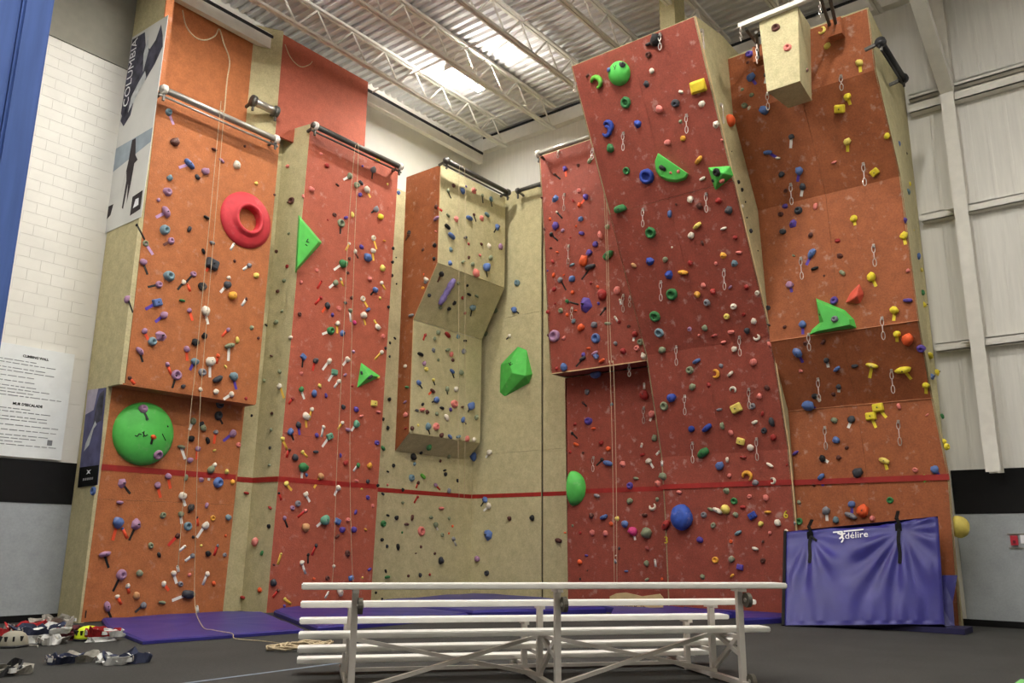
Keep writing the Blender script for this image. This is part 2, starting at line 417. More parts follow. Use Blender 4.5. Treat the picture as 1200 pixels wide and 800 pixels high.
# ---- T3: stepped cream tower with an orange side
T3 = empty('climbing_tower', (15.3, 14.2, 0))
P_T3U, P_T3R, P_T3M, P_T3V, P_T3L, P_T3S = ('the stepped tower top box', 'the stepped tower slanting soffit', 'the stepped tower middle box',
    'the stepped tower lower soffit', 'the wall below stepped tower', 'the stepped tower orange side')
xl, xr = 13.95, 16.5
slab('upper_panel', [(xl, 13.4, 7.87), (xr, 13.4, 7.87), (xr, 13.4, 10.42), (xl, 13.4, 10.42)], .05, M_CREAM, T3, P_T3U)
slab('slant_panel', [(xl, 14.15, 6.57), (xr, 14.15, 6.57), (xr, 13.405, 7.86), (xl, 13.405, 7.86)], .05, M_CREAM, T3, P_T3R)
slab('middle_panel', [(xl, 14.15, 3.82), (xr, 14.15, 3.82), (xr, 14.15, 6.56), (xl, 14.15, 6.56)], .05, M_CREAM, T3, P_T3M)
slab('lower_soffit', [(xl, 14.58, 3.42), (xr, 14.58, 3.42), (xr, 14.155, 3.81), (xl, 14.155, 3.81)], .04, M_CREAM, T3, P_T3V)
slab('base_panel', [(14.0, 14.6, 0), (16.75, 14.6, 0), (16.75, 14.6, 3.6), (14.0, 14.6, 3.6)], .05, M_CREAM, T3, P_T3L)
prism('side_panel', [(xl-.012, 14.6, 10.42), (xl-.012, 13.4, 10.42), (xl-.012, 13.4, 7.87), (xl-.012, 14.15, 6.57), (xl-.012, 14.15, 3.82), (xl-.012, 14.6, 3.42)], (.01, 0, 0), M_ORANGE2, T3, P_T3S)
MB().box(xl, xr, 13.45, 14.6, 10.36, 10.42).build('top_board', M_CREAM, T3)
mb = MB(); mb.bar((xl-.014, 13.398, 7.87), (xl-.014, 13.398, 10.42), .02, .012); mb.bar((xl-.014, 14.148, 6.57), (xl-.014, 13.402, 7.86), .02, .012); mb.bar((xl-.014, 14.148, 3.82), (xl-.014, 14.148, 6.56), .02, .012)
mb.build('ply_edge', M_PLYEDGE, T3)
stripe(T3, (14.0, 14.6), (16.72, 14.6))
tag(T3, 'stepped cream climbing tower with two boxes and an orange side in the corner', 'climbing wall')

# ---- corner wall
CW = empty('climbing_corner', (16.78, 12.8, 0))
P_CW = 'the cream corner wall'
boards('corner_panel', [(16.75, 14.6, 0), (16.75, 12.37, 0), (16.75, 12.37, 10.68), (16.75, 14.6, 10.68)], 1, 3, .05, M_CREAM, CW, P_CW, .003)
boards('corner_panel', [(16.75, 12.31, 0), (16.75, 11.1, 0), (16.75, 11.1, 10.68), (16.75, 12.31, 10.68)], 1, 3, .05, M_CREAM, CW, P_CW, .003)
MB().box(16.79, 16.83, 12.25, 12.43, 0, 10.6).build('joint_backing', M_BLACK, CW)
stripe(CW, (16.75, 14.6), (16.75, 12.37)); stripe(CW, (16.75, 12.31), (16.75, 11.3))
tag(CW, 'plain cream climbing wall in the room corner with a black vertical joint', 'climbing wall')

# ---- T4: big red overhanging wall with a bay on its left
T4 = empty('climbing_tower', (16.2, 8.6, 0))
P_T4M, P_T4B, P_T4R, P_T4S = 'the leaning red wall', 'the red bay by the corner', 'the recessed red panel', 'the leaning wall cream side'
ya, yb = 5.85, 8.58
prof4 = [(15.97, 0), (15.93, 2.0), (15.86, 3.1), (15.34, 5.2), (12.62, 10.68)]
for i in range(4):
    (xa, za), (xb_, zb_) = prof4[i], prof4[i+1]
    nu, nv = (2, 2) if i == 3 else (2, 1)
    boards('front_panel', [(xa, yb, za), (xa, ya, za), (xb_, ya, zb_), (xb_, yb, zb_)], nu, nv, .05, M_RED, T4, P_T4M, .0025)
side = [(x, ya, z) for x, z in prof4]+[(13.9, ya, 10.9), (XW-.25, ya, 10.9), (XW-.25, ya, 0)]
prism('side_panel', [Vector(p)+V(.0, -.004, 0) for p in side], (0, .03, 0), M_CREAM, T4, P_T4S)
prism('left_side_panel', [(x, yb, z) for x, z in prof4]+[(13.9, yb, 10.9), (XW-.25, yb, 10.9), (XW-.25, yb, 0)], (0, -.03, 0), M_CREAM, T4)
slab('top_board', [(12.65, ya, 10.68), (12.65, yb, 10.68), (13.9, yb, 10.9), (13.9, ya, 10.9)], .03, M_CREAM, T4)
mb = MB()
for i in range(4):
    (xa, za), (xb_, zb_) = prof4[i], prof4[i+1]; mb.bar((xa+.01, ya-.008, za), (xb_+.01, ya-.008, zb_), .012, .03, (0, 1, 0))
mb.build('ply_edge', M_PLYEDGE, T4)
# bay
xbt, xbb, zbt, zbb, ybl = 15.2, 15.67, 10.5, 5.17, 11.3
boards('bay_panel', [(xbb, ybl, zbb), (xbb, yb+.0, zbb), (xbt, yb, zbt), (xbt, ybl, zbt)], 2, 2, .05, M_RED, T4, P_T4B, .0025)
slab('bay_soffit', [(16.3, ybl, zbb+.03), (xbb+.03, ybl, zbb+.0), (xbb+.03, yb, zbb+.0), (16.3, yb, zbb+.03)], .03, M_RED, T4, P_T4R)
MB().bar((xbb-.004, ybl, zbb), (xbb-.004, yb, zbb), .01, .022).build('ply_edge', M_PLYEDGE, T4)
prism('bay_side_panel', [(xbb, ybl, zbb), (xbt, ybl, zbt), (16.7, ybl, zbt), (16.7, ybl, zbb)], (0, -.04, 0), M_CREAM, T4)
slab('bay_top', [(xbt+.02, ybl, zbt), (xbt+.02, yb, zbt), (16.7, yb, zbt), (16.7, ybl, zbt)], .03, M_CREAM, T4)
boards('recess_panel', [(16.3, 11.28, 0), (16.3, yb, 0), (16.3, yb, zbb), (16.3, 11.33, zbb)], 2, 1, .05, M_RED, T4, P_T4R, .0025)
prism('recess_side_panel', [(16.3, 11.28, 0), (16.75, 11.28, 0), (16.75, 11.28, zbb), (16.3, 11.28, zbb)], (0, .03, 0), M_CREAM, T4)
stripe(T4, (16.3, 11.28), (16.3, yb)); stripe(T4, (15.90, yb), (15.90, ya), out=.014)
MB().box(13.7, 14.15, 6.78, 7.12, 10.8, ZD).build('roof_post', M_CREAM, T4)
tag(T4, 'tall brick red climbing wall leaning outwards with a bay over a recess', 'climbing wall')

# ---- T5: burnt orange wall above the big mat
T5 = empty('climbing_tower', (16.3, 4.5, 0))
P_T5, P_T5H, P_T5S = 'the burnt orange wall', 'the burnt orange top band', 'the burnt orange wall cream side'
pxl = [(931, 564), (924, 481), (907, 399), (890, 241), (860, 130), (852, 64)]
pxr = [(1112, 556), (1093, 467), (1077, 376), (1056, 212), (1027, 86), (1018, 16)]
xs5 = (16.0, 15.95, 15.25, 15.05, 14.1, 14.0)
zs5 = [(onX(*a, x).z+onX(*c, x).z)/2 for x, a, c in zip(xs5, pxl, pxr)]
ll = [V(16.05, 5.84, 0)]+[V(x, 5.84, z) for x, z in zip(xs5, zs5)]
rr_ = [V(16.05, 3.24, 0)]+[V(x, onX(*c, x).y, z) for x, z, c in zip(xs5, zs5, pxr)]
for i in range(6):
    boards('top_band' if i == 5 else 'front_panel', [ll[i], rr_[i], rr_[i+1], ll[i+1]], 2, 1, .05, M_ORANGE2, T5, P_T5H if i == 5 else P_T5, .0025)
prism('side_panel', [p+V(0, -.004, 0) for p in rr_[1:]]+[V(16.88, 3.36, rr_[-1].z), V(16.88, 3.36, 2.5)], (0, .03, 0), M_CREAM, T5, P_T5S)
prism('side_base_panel', [V(16.05, 3.236, 0), rr_[1]+V(0, -.004, 0), V(16.88, 3.36, 2.5), V(16.88, 3.36, 0)], (0, .03, 0), M_CREAM, T5, P_T5S)
slab('top_board', [ll[-1], rr_[-1], V(16.88, 3.36, rr_[-1].z), V(16.88, 5.84, ll[-1].z)], .03, M_CREAM, T5)
for i in (2, 3): MB().bar(ll[i]+V(-.012, 0, 0), rr_[i]+V(-.012, 0, 0), .012, .012).build('ply_edge', mat('paint edge worn', (196, 132, 92), .8), T5)
d = (rr_[1]-ll[1]); MB().obox((ll[1]+rr_[1])/2+V(-.012, 0, -.03), d*.5, (.01, 0, 0), (0, 0, .05)).build('red_line', M_STRIPE, T5)
tag(T5, 'burnt orange climbing wall of stacked tilted bands above the blue mat', 'climbing wall')

# ================================================================== VOLUMES (large bolted-on shapes)
def make_bvh():
    return BVHTree.FromPolygons([tuple(v) for v in HIT_V], HIT_F)
BVH = make_bvh()
def cast(x, y):
    d = ray(x, y).normalized()
    h = BVH.ray_cast(EYEP, d, 60)
    if h[0] is None: return None
    p, n, i, _ = h
    if n.dot(d) > 0: n = -n
    return p, n, HIT_N[i]
def on_plane(x, y, p0, n):
    d = ray(x, y); return EYEP + d*((p0-EYEP).dot(n)/d.dot(n))
def ppm(p): return F_PX/((p-EYEP).dot(FWD))        # pixels per metre at a place
def reg_obj(o, place):
    mw = Matrix.Translation(rootloc(o)) if o.parent is None else Matrix.Translation(rootloc(o))
    register([mw @ v.co for v in o.data.vertices], [tuple(p.vertices) for p in o.data.polygons], place)
def hull(name, pts, m):
    bm = bmesh.new()
    for p in pts: bm.verts.new(p)
    r = bmesh.ops.convex_hull(bm, input=bm.verts)
    bmesh.ops.delete(bm, geom=[g for g in r['geom_interior'] if isinstance(g, bmesh.types.BMVert)], context='VERTS')
    bmesh.ops.bevel(bm, geom=[e for e in bm.edges], offset=.012, segments=1, affect='EDGES', profile=.5)
    me = bpy.data.meshes.new(name); bm.to_mesh(me); bm.free(); me.materials.append(m)
    o = bpy.data.objects.new(name, me); COL.objects.link(o)
    return own_origin(o)
def facet(label, cpx, outline, apex, m, cat='volume', name='climbing_volume', place=None):
    p0, n, _ = cast(*cpx)
    pts = [on_plane(x, y, p0, n)-n*.01 for x, y in outline]+[on_plane(x, y, p0+n*h, n) for x, y, h in apex]
    o = hull(name, pts, m); tag(o, label, cat)
    VOLS.append((o, place)); return o, p0, n
VOLS = []
def revolve(label, cpx, R, prof, m, seg=40, name='climbing_volume', place=None, squash=1.0, bump=0.0, cut=None):
    """surface of revolution about the wall normal; prof = [(r, h)...] as fractions of R"""
    p0, n, _ = cast(*cpx); x, y, z = frame(n)
    vs, fs = [], []
    for (r, h) in prof:
        for k in range(seg):
            a = 2*math.pi*k/seg
            q = x*(math.cos(a)*r*R)+y*(math.sin(a)*r*R*squash)+z*(h*R)
            if bump: q = q*(1+bump*noise.noise(q*5+p0))
            vs.append(p0+q)
    for i in range(len(prof)-1):
        for k in range(seg):
            fs.append((i*seg+k, i*seg+(k+1) % seg, (i+1)*seg+(k+1) % seg, (i+1)*seg+k))
    if prof[-1][0] > 1e-3 and prof[0] != prof[-1] and prof[-1][1] > .05: fs.append(tuple((len(prof)-1)*seg+k for k in range(seg)))
    o = raw(name, vs, fs, m, None, True); own_origin(o); tag(o, label, 'volume'); VOLS.append((o, place)); return o, p0, n
dome = [(1, -.02)]+[(math.cos(t*math.pi/2/9), .42*math.sin(t*math.pi/2/9)) for t in range(1, 9)]+[(.03, .42)]
domeT = [(1, -.02)]+[(math.cos(t*math.pi/2/9), .72*math.sin(t*math.pi/2/9)) for t in range(1, 9)]+[(.03, .72)]
o, p0, n = revolve('big green dome volume under the overhang of the orange tower', (168, 508), .555, dome, M_GREEN, place='the big green dome')
def squiggle(px, r, m, parent_obj):      # a printed mark drawn in short strokes on a volume
    hits = [cast(x, y) for x, y in px]
    pts = [h[0]+h[1]*.006 for h in hits]
    return pts
DOME1 = o
hat = [(1, -.01), (1, .05), (.84, .11), (.68, .15), (.60, .17), (.56, .27), (.50, .30), (.44, .27), (.42, .18), (.41, .0)]
revolve('red sombrero shaped ring volume with an open centre on orange panel', (288, 258), .565, hat, M_PINKRED, place='the red ring volume')
revolve('round green ball volume near the top of the leaning red wall', (726, 86), .235, domeT, M_GREEN, place='the green ball volume')
# half dome at the left edge of the recessed red panel
p0, n, _ = cast(671, 572); x, y, z = frame(n); R = .40; seg = 28; vs, fs = [], []
for i, (r, h) in enumerate(domeT):
    for k in range(seg+1):
        a = -math.pi/2+math.pi*k/seg
        vs.append(p0+x*(math.cos(a)*r*R*.92)+y*(math.sin(a)*r*R)+z*(h*R*.9))
for i in range(len(domeT)-1):
    for k in range(seg): fs.append((i*(seg+1)+k, i*(seg+1)+k+1, (i+1)*(seg+1)+k+1, (i+1)*(seg+1)+k))
fs.append(tuple(i*(seg+1) for i in range(len(domeT)))+tuple(i*(seg+1)+seg for i in range(len(domeT)-1, -1, -1)))
o = own_origin(raw('climbing_volume', vs, fs, M_GREEN, None, True)); tag(o, 'green half dome volume on the edge of the recessed red panel', 'volume'); VOLS.append((o, 'the green half dome'))

facet('green three sided wedge volume on the edge of the salmon tower', (356, 290), [(350, 251), (378, 284), (346, 320)], [(351, 256, .20), (374, 283, .16), (348, 314, .20)], M_GREEN, place='the green wedge volume')
facet('green pyramid volume low on the salmon red tower', (433, 441), [(423, 424), (447, 441), (418, 455)], [(433, 440, .22)], M_GREEN, place='the green pyramid volume')
facet('faceted green rock volume on the cream corner wall', (603, 435), [(586, 427), (607, 405), (617, 409), (624, 438), (620, 449), (602, 455), (591, 465), (585, 460)],
      [(600, 437, .30), (616, 440, .28), (597, 424, .2), (590, 452, .12)], M_GREEN, place='the green rock volume')
facet('green half moon slab volume on the leaning red wall', (785, 197), [(771, 179), (767, 189), (768, 200), (773, 208), (782, 213), (793, 214), (803, 211), (807, 204)],
      [(771, 180, .12), (768, 189, .12), (769, 199, .12), (774, 206, .12), (783, 210, .12), (793, 211, .12), (802, 208, .12), (806, 203, .12)], M_GREEN, place='the green half moon volume')
facet('green cut gem volume beside the edge of leaning red wall', (845, 206), [(829, 196), (856, 194), (860, 206), (838, 224)], [(833, 199, .14), (848, 203, .2), (840, 214, .14)], M_GREEN, place='the green gem volume')
o, p0, n = facet('yellow block volume near the top of the leaning red wall', (818, 101), [(807, 97), (825, 91), (829, 106), (810, 112)], [(809, 99, .12), (824, 93, .12), (826, 104, .12), (811, 109, .12)], mat('hold yellow', (226, 200, 52), .6), place='the yellow block')
# blue boulder
p0, n, _ = cast(801, 606); x, y, z = frame(n)
bm = bmesh.new(); bmesh.ops.create_icosphere(bm, subdivisions=3, radius=1)
for v in bm.verts:
    c_ = v.co.copy(); k = 1+.12*noise.noise(c_*1.7+V(3, 1, 2)); c_ = c_*k
    v.co = p0+x*(c_.x*.225)+y*(c_.y*.26)+z*(c_.z*.20+.09)
me = bpy.data.meshes.new('boulder'); bm.to_mesh(me); bm.free(); me.polygons.foreach_set('use_smooth', [True]*len(me.polygons))
me.materials.append(mat('hold boulder blue', (52, 84, 172), .6, var=.25, scale=9, chalk=.3))
o = bpy.data.objects.new('boulder_volume', me); COL.objects.link(o); own_origin(o); tag(o, 'blue boulder shaped volume low on the leaning red wall', 'volume'); VOLS.append((o, 'the blue boulder'))
# green boomerang on the orange wall (concave outline: two hulls would overlap, so extruded and tapered)
p0, n, _ = cast(975, 378)
ol = [(956, 349), (990, 363), (1001, 374), (1004, 384), (948, 392), (951, 386), (960, 378)]
a = [on_plane(x, y, p0, n)-n*.01 for x, y in ol]
tp = [(957, 353), (986, 366), (995, 374), (996, 380), (957, 388), (958, 385), (965, 377)]
c2 = [on_plane(x, y, p0+n*.16, n) for x, y in tp]; k = len(ol)
o = raw('climbing_volume', a+c2, [tuple(range(k, 2*k)), tuple(range(k-1, -1, -1))]+[(i, (i+1) % k, k+(i+1) % k, k+i) for i in range(k)], M_GREEN)
own_origin(o); tag(o, 'green boomerang shaped volume on the burnt orange wall', 'volume'); VOLS.append((o, 'the green boomerang volume'))
M_CORAL = mat('hold coral', (218, 92, 72), .55, chalk=.3)
facet('coral red split wedge volume beside the green boomerang', (1001, 346), [(1007, 332), (1013, 345), (1008, 356), (990, 355), (996, 343)], [(1006, 335, .12), (1004, 347, .16), (994, 353, .1)], M_CORAL, place='the coral wedge')
# hanging cream block at the top of the orange wall
yb0, yb1, xf, xbk = 4.13, 4.78, 12.95, 13.95
HB = empty('hanging_block', (13.4, 4.45, 8.9))
q = [V(xf, 4.70, 8.92), V(xf, 4.16, 8.92), V(xf, 4.10, 10.30), V(xf, 4.76, 10.30), V(xbk, 4.70, 9.05), V(xbk, 4.30, 9.05), V(xbk, 4.22, 10.5), V(xbk, 4.76, 10.5)]
slab('front_board', q[:4], .03, M_CREAM, HB, 'the cream hanging block')
slab('side_board', [q[1], q[5], q[6], q[2]], .03, M_CREAM, HB, 'the cream hanging block')
slab('bottom_board', [q[0], q[4], q[5], q[1]], .03, M_CREAM, HB)
slab('far_side_board', [q[0], q[4], q[7], q[3]], .03, M_CREAM, HB); slab('top_board', [q[3], q[7], q[6], q[2]], .03, M_CREAM, HB)
tag(HB, 'cream tapered box hanging in front of the burnt orange top band', 'volume')
# the shapes that bulge past the edges
def ball(label, c, rx, ry, rz, m, name='ball_volume'):
    bm = bmesh.new(); bmesh.ops.create_icosphere(bm, subdivisions=3, radius=1)
    for v in bm.verts:
        k = 1+.05*noise.noise(v.co*2+Vector(c)); v.co = Vector((v.co.x*rx*k, v.co.y*ry*k, v.co.z*rz*k))
    me = bpy.data.meshes.new(name); bm.to_mesh(me); bm.free(); me.polygons.foreach_set('use_smooth', [True]*len(me.polygons)); me.materials.append(m)
    o = bpy.data.objects.new(name, me); COL.objects.link(o); o.location = c; tag(o, label, 'volume'); return o
h = cast(1117, 617); pc = onY(1124, 616, 3.12)
ball('pale yellow ball volume low on the cream edge beside the mat', onX(1124, 617, 16.35), .2, .16, .19, mat('hold pale yellow', (226, 206, 104), .6))
h = cast(856, 143)
ball('orange ball volume on the cream side of the leaning red wall', (h[0] if h else onY(853, 144, 5.85))+V(-.06, -.02, 0), .13, .09, .12, mat('hold orange', (226, 92, 44), .6))

bpy.context.view_layer.update()
for o, place in VOLS: reg_obj(o, place or 'a volume')
BVH = make_bvh()
# printed marks on the volumes, as thin ink strokes
M_INK = mat('ink black', (20, 22, 22), .7)
def ink(obj, strokes, r=.009):
    mb = MB()
    for st in strokes:
        pts = []
        for (a_, b_), (c_, d_) in zip(st[:-1], st[1:]):
            for t in range(4): pts.append((a_+(c_-a_)*t/4, b_+(d_-b_)*t/4))
        pts.append(st[-1]); P = []
        for x, y in pts:
            h = cast(x, y)
            if h: P.append(h[0]+h[1]*.002)
        if len(P) > 1: mb.tube(P, r, 5)
    if mb.v: mb.build('printed_mark', M_INK, obj)
ink(DOME1, [[(158, 510), (161, 511), (163, 508), (166, 509)], [(167, 506), (170, 511), (173, 509)], [(169, 505), (168, 512)], [(190, 508), (192, 512), (194, 516)]])
byl = {o['label']: o for o, _ in VOLS}
ink([o for o, _ in VOLS if 'three sided' in o['label']][0], [[(361, 280), (359, 283), (362, 284)], [(358, 286), (360, 288)]])
ink([o for o, _ in VOLS if 'rock volume' in o['label']][0], [[(596, 425), (599, 428)], [(599, 424), (597, 428), (601, 426)]])
ink([o for o, _ in VOLS if 'ball volume near' in o['label']][0], [[(719, 77), (721, 81)], [(722, 76), (720, 82)]], .006)

